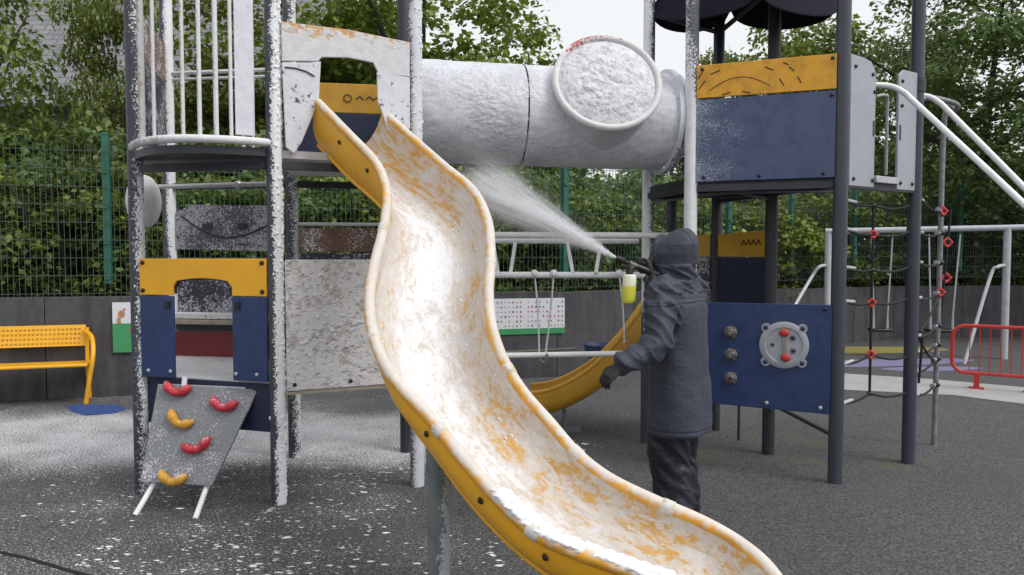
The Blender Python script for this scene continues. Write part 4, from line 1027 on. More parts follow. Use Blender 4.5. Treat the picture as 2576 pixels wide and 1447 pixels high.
for z, sag, red in ((2.0,.02,False),(1.80,.03,True),(1.53,.02,False),(1.29,.02,True),(.84,-.05,True),(.56,-.04,False)):
    a = pI+t_*.06+V((0,0,z)); b = pJ-t_*.06+V((0,0,z-.01)); m_ = a.lerp(b,.42)-V((0,0,sag))
    mb = MB(); mb.tube(rope_pts(a,m_,.02), .009, 7); mb.tube(rope_pts(m_,b,.025), .009, 7); mb.build('rope', M['rope'], N1)
    end_clip(N1, a, m_-a); mids.append(m_); knot(N1, m_, red)
for i in range(len(mids)-1):
    mb = MB(); mb.tube(rope_pts(mids[i],mids[i+1],0), .010, 7); mb.build('rope', M['rope'], N1)
N2b = G(2349,1120)
N2 = empty('rope_net', N2b, 'narrow rope net hung between grey pole and slate post, right', 'climbing net', 'rope climbing nets')
ptop = P(2376,300,6.25)
mb = MB(); mb.tube(catmull([N2b, N2b+(ptop-N2b)*.5, ptop, ptop+V((.06,-.05,.06)), P(2405,262,6.1), P(2350,247,5.85), pJ+V((.03,0,2.80))],5), .021, 12); pol = mb.build('pole', M['pole'], N2)
def onpole(z): s = z/ptop.z; return N2b.lerp(ptop, s)
prev = None
for z, zp, red in ((2.05,1.98,True),(1.79,1.80,False),(1.56,1.55,False),(1.28,1.30,True),(.98,1.02,False),(.86,.86,False),(.70,.74,False),(.52,.52,False)):
    a = pJ+V((.05,0.02,z)); b = onpole(zp); mb = MB(); mb.tube(rope_pts(a,b,.03), .009, 7); mb.build('rope', M['rope'], N2); end_clip(N2, a, b-a); end_clip(N2, b-(b-a).normalized()*.12, (b-a))
    knot(N2, b+V((.0,-.025,0)), red, .026 if red else .024)
for a, b in ((V((.07,0,1.02)), 1.28), (V((.06,0,.98)), .70)):
    mb = MB(); mb.tube(rope_pts(pJ+a, onpole(b),.03), .009, 7); mb.build('rope', M['rope'], N2)
mb = MB(); mb.tube(rope_pts(pJ+V((.09,0,.98)), pJ+V((.08,.02,.62)),0), .010, 7); mb.build('rope', M['rope'], N2)
x2 = V((.16,.05,0))
mb = MB(); mb.tube(rope_pts(onpole(2.0)+x2*.6, onpole(1.1)+x2*.2, .0), .009, 7); mb.build('rope', M['rope'], N2)
for z in (1.72,1.42): knot(N2, onpole(z)+x2*.45, True, .03)

# ---------------- rope bridge behind the slide, E-H
BR = empty('rope_bridge', pE.lerp(pH,.5), 'white foam covered rail bridge with hanging ropes behind the slide', 'bridge')
e0, e1 = pE, pH; bt, bn, bL = frame2(pE,pH)
def bp(u, z, o=0): p = pE+bt*(u*bL)+bn*o; return V((p.x,p.y,z))
bar = M['white_metal']
for pts, r in (([bp(.03,1.775,.18),bp(1.10,1.775,.22)],.024), ([bp(.03,1.735,-.25),bp(1.0,1.735,-.25)],.022),
               (catmull([bp(.03,1.455,.08),bp(.9,1.445,.08),bp(.965,1.435,.08),bp(.985,1.40,.08),bp(.985,1.3,.08),bp(.985,.98,.08)],4),.026), ([bp(.03,.79,.08),bp(.98,.785,.08)],.023)):
    mb = MB(); mb.tube(pts, r, 10); mb.build('rail', bar, BR)
for px, px2 in ((1241,1253),(1296,1284),(1428,1441),(1511,1499)):
    ya = 6.2; mb = MB(); mb.tube([P(px,612,6.3), P(px2,688,6.12)], .016, 8); mb.build('strut', bar, BR)
for px, px2, py1 in ((1344,1356,893),(1393,1371,900),(1558,1570,862)):
    mb = MB(); mb.tube(catmull([P(px,690,6.1), P((px+px2)/2+3,780,6.1), P(px2,py1,6.1)],5), .008, 7); mb.build('hanging_rope', M['rail_foam'], BR)
    mb = MB(); mb.ball(P(px,688,6.08), .032, nu=10, nv=7); mb.build('rope_knuckle', bar, BR)
mb = MB(); mb.tube(catmull([P(1356,893,6.1),P(1362,908,6.06),P(1372,912,6.06),P(1376,890,6.06)],4), .01, 6); mb.build('rope_end', M['steel'], BR)
mb = MB(); mb.tube([bp(.1,.70,-.6),bp(.75,.76,-.5)], .01, 6); mb.build('cable', M['beige'], BR)

# ---------------- second slide at the back
S2 = empty('curved_slide', G(1420,1030), 'smaller clean ochre slide curving down behind the worker', 'slide', 'slides of the climbing frame')
cs = [(1630,745,1650,790,7.05),(1600,790,1625,850,7.0),(1555,850,1590,910,6.92),(1500,905,1550,955,6.84),(1440,945,1490,990,6.76),(1385,968,1425,1012,6.7),(1335,975,1350,1020,6.66)]
Lr = catmull([P(a,b-6,Y_+.32) for a,b,c_,d_,Y_ in cs],5); Rr = catmull([P(a-6,b+14,Y_-.18) for a,b,c_,d_,Y_ in cs],5)
ri2, ro2 = [], []
for i in range(len(Lr)):
    a, b = Lr[i], Rr[i]; w = (b-a); W = w.length; w.normalize(); i0, i1 = max(i-1,0), min(i+1,len(Lr)-1); t = (Lr[i1]-Lr[i0]).normalized(); up = w.cross(t); up = up if up.z > 0 else -up
    I, O = [], []
    for k in range(15):
        th = PI*k/14; x = -math.cos(th); y = math.sin(th)**.6
        I.append((a+b)*.5+w*(x*(W/2-.02))-up*(y*.215)); O.append((a+b)*.5+w*(x*(W/2+.01))-up*(y*.245+.004))
    ri2.append(I); ro2.append(O)
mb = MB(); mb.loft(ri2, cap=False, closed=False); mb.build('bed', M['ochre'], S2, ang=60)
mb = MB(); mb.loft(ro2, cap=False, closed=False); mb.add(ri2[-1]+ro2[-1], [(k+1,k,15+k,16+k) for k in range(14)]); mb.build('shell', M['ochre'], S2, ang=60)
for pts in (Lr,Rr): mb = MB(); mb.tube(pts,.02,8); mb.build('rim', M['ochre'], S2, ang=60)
fp = P(1420,1022,6.72); mb = MB(); mb.tube([V((fp.x,fp.y,0)), V((fp.x,fp.y,.2))], .02, 8); mb.build('foot', M['steel'], S2)
mb = MB(); mb.box(V((fp.x,fp.y,.015)),(.3,.12,.03)); mb.build('foot_plate', M['steel'], S2)

# blue spinner bowl by the wall
c = P(1515,868,9.0); c.z = max(c.z, .5)-.04
SB = empty('spinner_bowl', (c.x,c.y,0), 'small blue spinner bowl in front of the back wall', 'spinner')
mb = MB(); ringb = lambda r,z: [V((c.x+r*math.cos(2*PI*k/28), c.y+r*math.sin(2*PI*k/28), c.z+z)) for k in range(28)]
mb.loft([ringb(.06,-.16),ringb(.16,-.12),ringb(.22,.0),ringb(.225,.05),ringb(.20,.05),ringb(.18,-.02),ringb(.05,-.1)]); mb.build('bowl', paint('blue_bowl', (.045,.06,.14), .4), SB)
mb = MB(); mb.tube([V((c.x,c.y,0)), V((c.x,c.y,c.z-.14))], .035, 10); mb.build('stem', M['steel'], SB)

# ================================================================== SIGNS
p, t_ = wall_point(312, 0, .02); n_ = V((t_.y,-t_.x,0)); ax = (t_, n_, V((0,0,1)))
PO = empty('poster', p, 'white and green poster with cartoon children on the wall beside the bench', 'poster')
mb = MB(); mb.box(p+V((0,0,.79)), (.25,.01,.57), ax); mb.build('board', M['white_print'], PO)
mb = MB(); mb.box(p+n_*.0075+V((0,0,.67)), (.25,.005,.33), ax); mb.build('green_area', M['green_print'], PO)
mb = MB()
def dot(c, rx, rz, mi, n=14):
    mb.m = mi; mb.add([c+t_*(rx*math.cos(2*PI*k/n))+V((0,0,rz*math.sin(2*PI*k/n))) for k in range(n)], [list(range(n))])
b_ = p+n_*.013
dot(b_+t_*-.03+V((0,0,.945)),.035,.04,0); dot(b_+t_*-.02+V((0,0,.955))+n_*.001,.02,.02,1); dot(b_+t_*-.06+V((0,0,.88)),.02,.025,1); dot(b_+t_*-.055+V((0,0,.85))+n_*.001,.02,.015,0)
dot(b_+t_*.085+V((0,0,.76)),.035,.04,2); dot(b_+t_*.09+V((0,0,.725))+n_*.001,.028,.04,2); dot(b_+t_*.09+V((0,0,.67)),.025,.03,3); dot(b_+t_*.085+V((0,0,.775))+n_*.002,.018,.018,1)
dot(b_+t_*.0+V((0,0,.995)),.012,.01,2)
mb.build('picture', [M['orange_print'],M['beige'],M['red_print'],M['white_print']], PO)
p0, t_ = wall_point(1215, 0, .02); p1, _ = wall_point(1417, 0, .02); p = (p0+p1)*.5; n_ = V((t_.y,-t_.x,0)); ax = (t_, n_, V((0,0,1))); Ls_ = (p1-p0).length
CB = empty('symbol_board', p, 'white symbol communication board with green strip on the back wall', 'sign')
zt, zb = 1.045, .58
mb = MB(); mb.box(p+V((0,0,(zt+zb)/2)), (Ls_,.012,zt-zb), ax); mb.build('board', M['white_print'], CB)
mb = MB(); mb.box(p+n_*.009+V((0,0,zb+.035)), (Ls_,.005,.075), ax); mb.build('green_strip', M['green_print'], CB)
mb = MB(); R = random.Random(12)
for r_ in range(6):
    for k in range(21):
        if k in (10,): continue
        if R.random() < .12: continue
        u = -Ls_/2+.035+k*(Ls_-.07)/20; z = zt-.05-r_*.062
        mi = R.choice([0,0,1,2,3,4,5]) if r_ not in (2,3) else R.choice([0,1,1,2,5]); mb.m = mi
        cc_ = p+n_*.0075+t_*u+V((0,0,z)); n_k = R.choice([3,4,5,8]); a0 = R.random()*3
        mb.add([cc_+t_*(R.uniform(.008,.016)*math.cos(a0+2*PI*i/n_k))+V((0,0,R.uniform(.009,.019)*math.sin(a0+2*PI*i/n_k))) for i in range(n_k)], [list(range(n_k))])
mb.build('symbols', [M['dark_print'],M['purple_print'],M['red_print'],M['blue_print'],M['green_print'],M['orange_print']], CB)

# ================================================================== BENCH
bf = G(228,1016); t_ = wall_point(100,0)[1]; n_ = V((t_.y,-t_.x,0)); UZ = V((0,0,1))
BE = empty('bench', bf, 'yellow slatted metal bench against the wall on the left', 'bench')
e = bf+n_*.0      # front right foot
def bq(s, d, z): return bf - t_*s - n_*d + UZ*z       # s along to the left, d back towards the wall
mb = MB(); a, b = bq(-.0,.36,.0), None
mb.prism([bq(.12,.36,.60), bq(2.0,.36,.60), bq(2.0,.42,.83), bq(.12,.42,.83)], n_*.03); mb.m = 1
for k in range(44):
    for j in range(4): mb.box(bq(.18+.041*k,.36+.06*(.03+.05*j)/.23-.031,.63+.05*j), (.024,.004,.028), (t_,n_,UZ))
mb.build('backrest', [M['yellow'], M['ochre']], BE)
mb = MB(); mb.prism([bq(.02,-.02,.405), bq(2.0,-.02,.405), bq(2.0,.32,.40), bq(.02,.32,.40)], UZ*.035); mb.build('seat', M['yellow'], BE, bevel=.014)
for s in (.0,1.85):
    mb = MB(); mb.tube(catmull([bq(s+.13,.37,.76), bq(s+.03,.22,.72), bq(s-.02,.08,.62), bq(s-.03,.0,.48), bq(s+.0,.0,.3), bq(s+.05,.02,.0)],5), .024, 10); mb.build('leg', M['yellow'], BE)
    mb = MB(); mb.tube([bq(s+.1,.36,.8), bq(s+.1,.34,.4), bq(s+.1,.40,.0)], .022, 10); mb.build('rear_leg', M['yellow'], BE)

# ================================================================== BARRIER, SWINGS
rb = G(2480,988); BA = empty('barrier', rb, 'red rounded tubular barrier beside the pale path on the right', 'barrier')
ba_, bb_ = P(2395,900,9.0), P(2750,915,8.3); ba_.z = bb_.z = 0; t_ = (bb_-ba_).normalized(); Lb = (bb_-ba_).length
zt, zb = .80, .185
zt = P(2450,818,9.0).z; zb = P(2450,935,9.0).z
def qq(s, z): return ba_+t_*s+V((0,0,z))
rr = .14; loop = []
for cx, cz, a0 in ((Lb-rr,zt-rr,0),(rr,zt-rr,90),(rr,zb+rr,180),(Lb-rr,zb+rr,270)):
    for k in range(7): a = math.radians(a0+15*k); loop.append(qq(cx+rr*math.cos(a), cz+rr*math.sin(a)))
mb = MB(); mb.tube(loop, .022, 10, closed=True); mb.build('frame', M['red'], BA)
for k in range(16):
    s = .18+k*.105
    if s > Lb-.1: break
    mb = MB(); mb.tube([qq(s,zb+.01), qq(s,zt-.01)], .007, 6); mb.build('bar', M['red'], BA)
for s in (.26, .26+.55, Lb-.3):
    mb = MB(); mb.box(qq(s,zb/2), (.06,.06,zb), (t_,V((t_.y,-t_.x,0)),UZ)); mb.box(qq(s,.008),(.16,.12,.014),(t_,V((t_.y,-t_.x,0)),UZ)); mb.build('foot', M['red'], BA)
SW = empty('swing_set', G(2525,905), 'pale steel swing frame with low beam at the back right', 'swing')
sa, sb, sc2 = P(2084,582,12.0), P(2535,573,11.4), P(2760,567,11.1)
for q_, px in ((sa,2084),(sb,2524)):
    mb = MB(); mb.tube([V((q_.x,q_.y,0)), V((q_.x,q_.y,q_.z))], .052, 12); mb.build('upright', M['swing_metal'], SW)
mb = MB(); mb.tube([sa-V((.05,0,0)), sb, sc2], .045, 12); mb.build('beam', M['swing_metal'], SW)
for q_, x1, y1 in ((sa,1996,775),(sb,2424,922)):
    Yq = q_.y-.1; pts = catmull([P(q_.x/q_.y*F+1288-4,668,q_.y), P(q_.x/q_.y*F+1288-22,672,Yq), P(q_.x/q_.y*F+1288-42,700,Yq), P(x1,y1,Yq-.4)],4)
    eg = pts[-1]+(pts[-1]-pts[-3]).normalized()*1.0*(0 if y1 > 900 else 1); pts.append(eg) if y1 < 900 else None
    mb = MB(); mb.tube(pts, .026, 8); mb.build('stay', M['swing_metal'], SW)
for (xa,xb,xc,xd,yb,Ys,lab) in ((2192,2197,2246,2232,830,11.8,'left swing seat on two chains, behind the rope net'),(2337,2340,2416,2396,832,11.55,'right swing seat on two chains, beside the red barrier')):
    pt0, pt1 = P(xa,590,Ys), P(xc,590,Ys); b0, b1 = P(xb,yb,Ys), P(xd,yb,Ys)
    s_ = empty('hanging_swing', (b0+b1)*.5, lab, 'swing', 'swings hanging from the swing beam')
    for u, w_ in ((pt0,b0),(pt1,b1)):
        mb = MB(); mb.tube([u, w_+V((0,0,.25)), w_+V((0,0,.02))], [.012,.012,.022], 7); mb.build('chain', M['swing_metal'], s_)
    mb = MB(); mb.box((b0+b1)*.5, ((b1-b0).length+.1,.2,.05)); mb.build('seat', M['black'], s_, bevel=.015)

# ================================================================== PERSON
PB_ = V((.985,4.34,0)); fd = V((-.74,.67,0)).normalized(); lf = V((-fd.y,fd.x,0))      # facing, left hand side (towards the viewer)
def W(l, f_, z): return PB_+lf*l+fd*f_+V((0,0,z))
def ov(z, hw, hd, f_=0, l=0, n=28, p=2.3):
    out = []
    for k in range(n):
        a = 2*PI*k/n; cx, sy = math.cos(a), math.sin(a)
        out.append(W(l+hw*math.copysign(abs(cx)**(2/p),cx), f_+hd*math.copysign(abs(sy)**(2/p),sy), z))
    return out
PE = empty('person', PB_, 'hooded person in slate jacket and black trousers spraying foam, seen from behind', 'person')
# joints
shL, shR = W(.185,.0,1.385), W(-.185,.02,1.40)
elL = P(1655,862,4.10); haL = P(1558,922,4.02)
elR = W(-.20,.26,1.26); haR = P(1640,694,4.30)
def limb(mb, pts, rs, sub=4):
    q_ = catmull(pts, sub); r_ = [p.x for p in catmull([V((r,0,0)) for r in rs], sub)]; mb.tube(q_, r_, 14); mb.ball(q_[0], r_[0]*.98, nu=12, nv=8); mb.ball(q_[-1], r_[-1]*.98, nu=12, nv=8)
hip = .90
foL, foR = W(.085,.0,.0), W(-.10,.06,.0)
# body under the clothes
mb = MB()
mb.loft([ov(.86,.14,.10), ov(1.0,.14,.095), ov(1.15,.145,.10), ov(1.3,.165,.10), ov(1.4,.15,.085), ov(1.46,.06,.06)])
limb(mb, [W(0,0,1.42), W(0,.02,1.54)], [.058,.055])
mb.ball(W(0,.05,1.625), .098, (.80,1.0,1.12), 18, 12, ax=(lf,fd,V((0,0,1)))); mb.ball(W(0,.155,1.60), .02, (.8,1.1,1.2), 8, 6); mb.ball(W(0,.11,1.56), .055, (1,1,.9), 10, 8)
for s in (-1,1): mb.ball(W(s*.08,.04,1.615), .025, (.5,.8,1.2), 8, 6)
limb(mb, [shL, elL, haL], [.05,.042,.03]); limb(mb, [shR, elR, haR], [.05,.042,.03])
for s, fo in ((.085,foL),(-.085,foR)): limb(mb, [W(s,0,.9), fo+V((0,0,.47))+fd*.04, fo+V((0,0,.08))], [.07,.045,.036])
fuse(mb, 'body', M['skin'], PE, .012)
# trousers
mb = MB()
def leg_rings(s, fo):
    rings = []
    for z, r, off in ((.88,.085,0),(.72,.095,.01),(.62,.112,.018),(.50,.122,.03),(.40,.114,.025),(.30,.108,.0),(.20,.112,-.015),(.12,.113,-.02),(.06,.108,-.02)):
        k = 1-z/.88; c = W(s*(1-k)+0*k,0,0)*(1-k)+V((fo.x,fo.y,0))*k+fd*off; rings.append([V((c.x,c.y,z))+lf*(r*.92*math.cos(2*PI*i/20))+fd*(r*1.08*math.sin(2*PI*i/20)) for i in range(20)])
    return rings
mb.loft(leg_rings(.085,foL)); mb.loft(leg_rings(-.085,foR)); mb.loft([ov(.74,.14,.10), ov(.85,.15,.11), ov(1.0,.14,.10)])
def wr_tr(p, n_):
    k = noise.noise(V((p.x*7+2,p.y*7,p.z*17+p.x*16)))
    return .008*(1-abs(k)*2.2)+.003*noise.noise(p*22)
fuse(mb, 'trousers', M['trousers'], PE, .009, wr_tr)
for fo in (foL,foR):
    mb = MB(); mb.loft([[fo+fd*(.05+a*math.cos(2*PI*i/20))+lf*(b*math.sin(2*PI*i/20))+V((0,0,z)) for i in range(20)] for z,a,b in ((0,.145,.05),(.03,.15,.053),(.06,.12,.05),(.09,.08,.046),(.13,.05,.045))]); mb.build('boot', M['black'], PE)
# jacket with hood, one surface
mb = MB()
mb.loft([ov(.575,.196,.165,-.005), ov(.60,.200,.172,-.005), ov(.75,.198,.165,-.005), ov(.9,.195,.155), ov(1.05,.193,.15), ov(1.2,.20,.15), ov(1.31,.213,.145), ov(1.38,.208,.13), ov(1.43,.165,.112,.0), ov(1.47,.118,.10,.012), ov(1.50,.098,.098,.015)])
mb.loft([ov(1.44,.10,.10,.02,p=2), ov(1.48,.106,.116,.022,p=2), ov(1.53,.103,.124,.026,p=2), ov(1.58,.108,.132,.030,p=2), ov(1.63,.114,.138,.028,p=2), ov(1.68,.104,.132,.016,p=2), ov(1.72,.080,.106,.004,p=2), ov(1.752,.048,.068,-.012,p=2), ov(1.772,.018,.03,-.026,p=2)])
hr_ = [W(.087*math.sin(a),.108+.012*math.cos(a),1.612+.112*math.cos(a)) for a in [2*PI*i/20 for i in range(20)]]
mb.tube(hr_, .021, 8, closed=True)
limb(mb, [W(.10,-.01,1.40), shL, shL.lerp(elL,.55)+V((0,-.01,0)), elL, elL.lerp(haL,.5), haL.lerp(elL,.08)], [.085,.092,.082,.077,.068,.058])
limb(mb, [W(-.10,0,1.40), shR, elR, elR.lerp(haR,.85)], [.085,.09,.075,.055])
def wr_ja(p, n_):
    q_ = p-PB_; s = 0
    dl = min((p-shL).length, 9); 
    # sleeve folds
    ab = elL-shL; tt = max(0,min(1,(p-shL).dot(ab)/ab.length_squared)); d1_ = (p-(shL+ab*tt)).length
    ab2 = haL-elL; t2 = max(0,min(1,(p-elL).dot(ab2)/ab2.length_squared)); d2_ = (p-(elL+ab2*t2)).length
    near = min(d1_,d2_)
    if near < .115 and q_.dot(lf) > .12:
        s += .013*(.8-2.4*abs(noise.noise(V((p.x*8,p.y*5,p.z*13+p.x*9)))))
    if p.z < 1.36: s += .013*noise.noise(V((p.x*5.5,p.y*5.5,p.z*2.0)))+.010*max(0,noise.noise(V((p.x*5+p.z*4,p.y*5,p.z*4+3))))+.004*noise.noise(p*12)
    if 1.40 < p.z < 1.56: s += .020*(1-2.5*abs(noise.noise(V((p.x*8,p.y*8,p.z*24+p.x*10)))))-.006
    if p.z >= 1.56: s += .006*noise.noise(p*9)+.003*noise.noise(p*20)
    if .60 < p.z < .612: s -= .004
    if p.z > 1.52 and abs(abs(q_.dot(lf))-.042) < .004: s -= .0035
    if abs(q_.dot(lf)) < .003 and .6 < p.z < 1.34: s -= .003
    # seam of the hood and yoke
    if abs(p.z-1.345+.25*q_.dot(lf)**2) < .005: s -= .004
    return s
ja = fuse(mb, 'jacket', M['jacket'], PE, .0065, wr_ja, 3)
# respirator
mb = MB(); fc = W(0,.165,1.565)
mb.ball(fc, .055, (1.0,.8,1.1), 14, 10, ax=(lf,fd,V((0,0,1)))); resp = mb.build('respirator', M['black'], PE)
for s in (-1,1):
    c = W(s*.05,.175,1.555); d_ = (lf*s*.75+fd*.55-V((0,0,.1))).normalized(); mb = MB(); mb.tube([c, c+d_*.03, c+d_*.034, c+d_*.06, c+d_*.066], [.03,.034,.045,.045,.036], 18); mb.build('filter', M['black'], resp)
# gloves with five fingers
def glove(wrist, dirv, palm_n, curl, name='glove'):
    dirv = dirv.normalized(); side = dirv.cross(palm_n).normalized(); pn = side.cross(dirv).normalized()
    mb = MB(); kn = wrist+dirv*.085
    mb.loft([[wrist+dirv*t_*.09+side*(w_*math.cos(2*PI*i/14))+pn*(h_*math.sin(2*PI*i/14)) for i in range(14)] for t_,w_,h_ in ((-.6,.036,.034),(-.2,.034,.03),(0.,.032,.024),(.3,.038,.022),(.7,.043,.02),(1.,.042,.017),(1.08,.035,.012))])
    for k, (o_, L_) in enumerate(((-.031,.068),(-.0105,.078),(.0105,.073),(.031,.058))):
        p = kn+side*o_; pts = [p-dirv*.03, p]; d_ = dirv.copy(); ang = 0
        for j, fr in enumerate((.45,.32,.23)):
            ang += curl*(.8 if j == 0 else 1.0); dd = dirv*math.cos(ang)+pn*math.sin(ang); p = p+dd*(L_*fr); pts.append(p)
        q_ = catmull(pts,3); mb.tube(q_, [.0115-.003*i/(len(q_)-1) for i in range(len(q_))], 10); mb.ball(q_[-1], .009, nu=8, nv=6); 
    b_ = wrist+dirv*.03-side*.03; p1 = b_-side*.022+dirv*.03+pn*.012; p2 = p1+dirv*.028+pn*.020-side*.002
    q_ = catmull([b_,p1,p2],4); mb.tube(q_, [.014-.004*i/(len(q_)-1) for i in range(len(q_))], 10); mb.ball(q_[-1], .010, nu=8, nv=6)
    return fuse(mb, name, M['glove'], PE, .0045)
glove(haL, (haL-elL).normalized()+V((-.05,0,-.28)), V((.35,.6,-.6)), .55)
glove(haR, V((-.25,.15,.95)), V((-.9,.2,0)), 1.0)

# ---------------- spray gun with foam bottle (held, so a thing of its own)
noz = P(1549,649,4.24); gb = P(1648,690,4.30); gdir = (noz-gb).normalized()
SG = empty('spray_gun', gb, 'black foam spray gun with yellow liquid bottle held by the worker', 'spray gun')
mb = MB(); mb.tube([gb-gdir*.02, gb+gdir*.05, gb+gdir*.10, gb+gdir*.14], [.020,.022,.020,.016], 12)
hd_ = gb+gdir*.02; mb.tube([hd_, hd_+V((.01,.0,-.05)), hd_+V((.03,0,-.12))], [.018,.017,.018], 10); mb.build('gun_body', M['black'], SG)
mb = MB(); mb.tube([gb+gdir*.14, noz-gdir*.06], .010, 10); mb.tube([noz-gdir*.07, noz-gdir*.05, noz-gdir*.005, noz], [.011,.018,.020,.014], 12); mb.build('nozzle', M['black'], SG)
mb = MB(); mb.tube([gb+gdir*.13, gb+gdir*.17], .018, 10); mb.tube([gb+gdir*.165, gb+gdir*.175], .021, 10); mb.build('brass_collar', M['bronze'], SG)
mb = MB(); mb.tube([gb+V((.0,-.02,-.03)), gb+V((-.03,-.02,-.06)), gb+V((-.01,-.01,-.10))], .006, 8); mb.build('trigger', M['black'], SG)
bx, bY = 1584, 4.24; bt_ = P(bx,690,bY); bb2 = P(bx-3,764,bY); hgt = bt_.z-bb2.z
mb = MB()
prof = ((0,.6),(.02,.86),(.06,.98),(.5,1.0),(.85,1.0),(.94,.95),(.985,.8),(1.0,.5))
BR_ = .040
mb.loft([[bt_.lerp(bb2,s)+V((1,0,0))*(BR_*r_*math.cos(2*PI*i/24))+V((0,1,0))*(BR_*.8*r_*math.sin(2*PI*i/24)) for i in range(24)] for s, r_ in prof]); bo = mb.build('bottle', M['bottle'], SG)
mb = MB(); mb.tube([bt_+V((0,0,.0)), bt_+V((0,0,.03)), gb+gdir*.13], [.022,.022,.012], 12); mb.build('bottle_cap', M['black'], bo)
print('liquid', bt_.z, bb2.z)

# ---------------- the spray itself
end = P(1165,440,5.05); ax_s = end-noz; LS = ax_s.length; ax_s.normalize()
u1 = ax_s.cross(V((0,0,1))).normalized(); u2 = u1.cross(ax_s)
mb = MB(); R = random.Random(8)
for _ in range(24000):
    s = R.random()**.8; ca = .105; rad = min(abs(R.gauss(0,.45)),1.5)*ca*(.10+s)*LS*s**.15; a = R.uniform(0,6.283)
    # filament structure
    fil = noise.noise(V((math.cos(a)*2.6,math.sin(a)*2.6,rad*3)))
    if fil < -.1 and R.random() < .7: continue
    c = noz+ax_s*(s*LS)+(u1*math.cos(a)+u2*math.sin(a))*rad - V((0,0,.10*s*s))+V((0,0,.10*s))*0
    r_ = R.uniform(.0007,.0022)*(1.3-.5*s); l_ = r_*R.uniform(2,5)
    dv = (ax_s+ (u1*math.cos(a)+u2*math.sin(a))*(ca*.6)).normalized()
    e1, e2 = u1*r_, u2*r_
    mb.add([c-dv*l_, c+e1, c+e2, c-e1, c-e2, c+dv*l_], [(0,2,1),(0,3,2),(0,4,3),(0,1,4),(5,1,2),(5,2,3),(5,3,4),(5,4,1)])
m, nt, n, l, bs = new_mat('spray_droplet'); bs.inputs['Base Color'].default_value = (.85,.86,.88,1); bs.inputs['Roughness'].default_value = .3; bs.inputs['Alpha'].default_value = .8
spr = mb.build('foam_spray', m, None, origin=noz)
tag(spr, 'white fan of foam spray leaving the gun nozzle towards the slide', 'spray', kind='stuff')
m = bpy.data.materials.new('spray_mist'); m.use_nodes = True; nt = m.node_tree; nt.nodes.clear(); l = nt.links
out = nd(nt,'ShaderNodeOutputMaterial'); pv = nd(nt,'ShaderNodeVolumePrincipled'); l.new(pv.outputs[0], out.inputs['Volume'])
pv.inputs['Color'].default_value = (.97,.98,1,1); pv.inputs['Anisotropy'].default_value = .2
tcn = nd(nt,'ShaderNodeTexCoord'); sp = nd(nt,'ShaderNodeSeparateXYZ'); l.new(tcn.outputs['Object'], sp.inputs[0])
x_, y_, z_ = sp.outputs
rad = mth(nt,'SQRT', mth(nt,'ADD', mth(nt,'MULTIPLY',y_,y_), mth(nt,'MULTIPLY',z_,z_)))
xs = mth(nt,'ADD', mth(nt,'MAXIMUM', x_, 0), .05)
an = mth(nt,'DIVIDE', rad, xs)                      # angle from the axis
core = mth(nt,'POWER', mth(nt,'SUBTRACT',1, mth(nt,'DIVIDE', an, .20), clamp=True), 1.6)
wide = mth(nt,'POWER', mth(nt,'SUBTRACT',1, mth(nt,'DIVIDE', an, .30), clamp=True), 1.2)
cmb = nd(nt,'ShaderNodeCombineXYZ'); l.new(mth(nt,'MULTIPLY',x_,1.2), cmb.inputs[0]); l.new(mth(nt,'MULTIPLY',mth(nt,'DIVIDE',y_,xs),16), cmb.inputs[1]); l.new(mth(nt,'MULTIPLY',mth(nt,'DIVIDE',z_,xs),16), cmb.inputs[2])
st = smooth(nt, noi(nt, cmb.outputs[0], 2.3, 5, .66), .45, .63)
pf = smooth(nt, noi(nt, tcn.outputs['Object'], 5, 4, .6), .3, .7)
fall = mth(nt,'SUBTRACT',1, smooth(nt, x_, LS*.72, LS*1.0))
dens = mth(nt,'MULTIPLY', mth(nt,'MULTIPLY', core, st), mth(nt,'DIVIDE', 44.0, mth(nt,'ADD', mth(nt,'MULTIPLY',xs,xs), .03)))
dens = mth(nt,'ADD', dens, mth(nt,'MULTIPLY', mth(nt,'MULTIPLY', wide, pf), 2.3))
l.new(mth(nt,'MULTIPLY', dens, fall), pv.inputs['Density'])
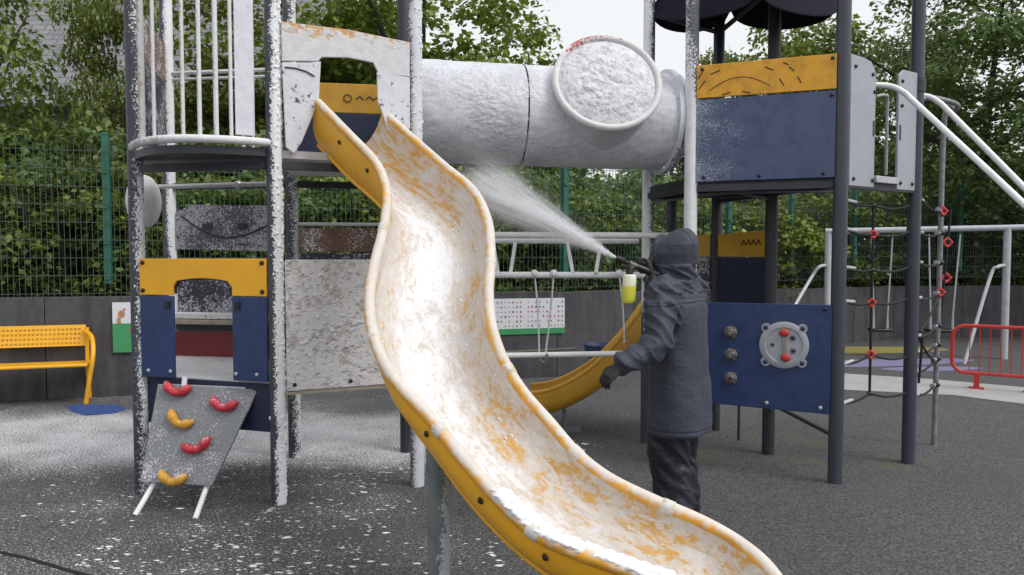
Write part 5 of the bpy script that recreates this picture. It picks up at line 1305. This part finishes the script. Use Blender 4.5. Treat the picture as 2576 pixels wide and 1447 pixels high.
mm = MB(); nn_ = 24
mm.loft([[V((x0, r0*math.cos(2*PI*k/nn_), r0*math.sin(2*PI*k/nn_))) for k in range(nn_)] for x0, r0 in ((0,.016),(LS,.016+.31*LS))])
me = bpy.data.meshes.new('mist'); me.from_pydata([tuple(p) for p in mm.v], [], mm.f); me.materials.append(m)
mist = bpy.data.objects.new('mist', me); col.objects.link(mist); mist.parent = spr
mist.rotation_euler = Matrix((ax_s, u1, ax_s.cross(u1))).transposed().to_euler()

# ================================================================== LIGHT
wd = bpy.data.worlds.new('World'); scene.world = wd; wd.use_nodes = True; nt = wd.node_tree
bg = nt.nodes['Background']; sky = nt.nodes.new('ShaderNodeTexSky'); sky.sky_type = 'NISHITA'; sky.sun_disc = False
SE, SR = math.radians(50), math.radians(118)
sky.sun_elevation = SE; sky.sun_rotation = SR; sky.air_density = 1.0; sky.dust_density = 5.0; sky.ozone_density = 1.0
hs = nt.nodes.new('ShaderNodeHueSaturation'); hs.inputs['Saturation'].default_value = .12; nt.links.new(sky.outputs[0], hs.inputs['Color'])
veil = nt.nodes.new('ShaderNodeMix'); veil.data_type = 'RGBA'; veil.inputs[0].default_value = .75      # thin bright cloud cover over the sky
nt.links.new(hs.outputs[0], veil.inputs[6]); veil.inputs[7].default_value = (6.5,6.65,6.85,1)
nt.links.new(veil.outputs[2], bg.inputs[0]); bg.inputs[1].default_value = .12
sd = bpy.data.lights.new('sun','SUN'); so = bpy.data.objects.new('sun', sd); col.objects.link(so)
sd.energy = 1.3; sd.angle = math.radians(25); sd.color = (1,.97,.93)
dirv = V((math.sin(SR)*math.cos(SE), math.cos(SR)*math.cos(SE), math.sin(SE)))
so.rotation_euler = dirv.to_track_quat('Z','Y').to_euler()
scene.view_settings.view_transform = 'Standard'; scene.view_settings.look = 'None'; scene.view_settings.exposure = 0.42; scene.view_settings.gamma = 1
scene.cycles.volume_step_rate = .6; scene.cycles.volume_bounces = 4; scene.cycles.max_bounces = 8; scene.cycles.transparent_max_bounces = 16
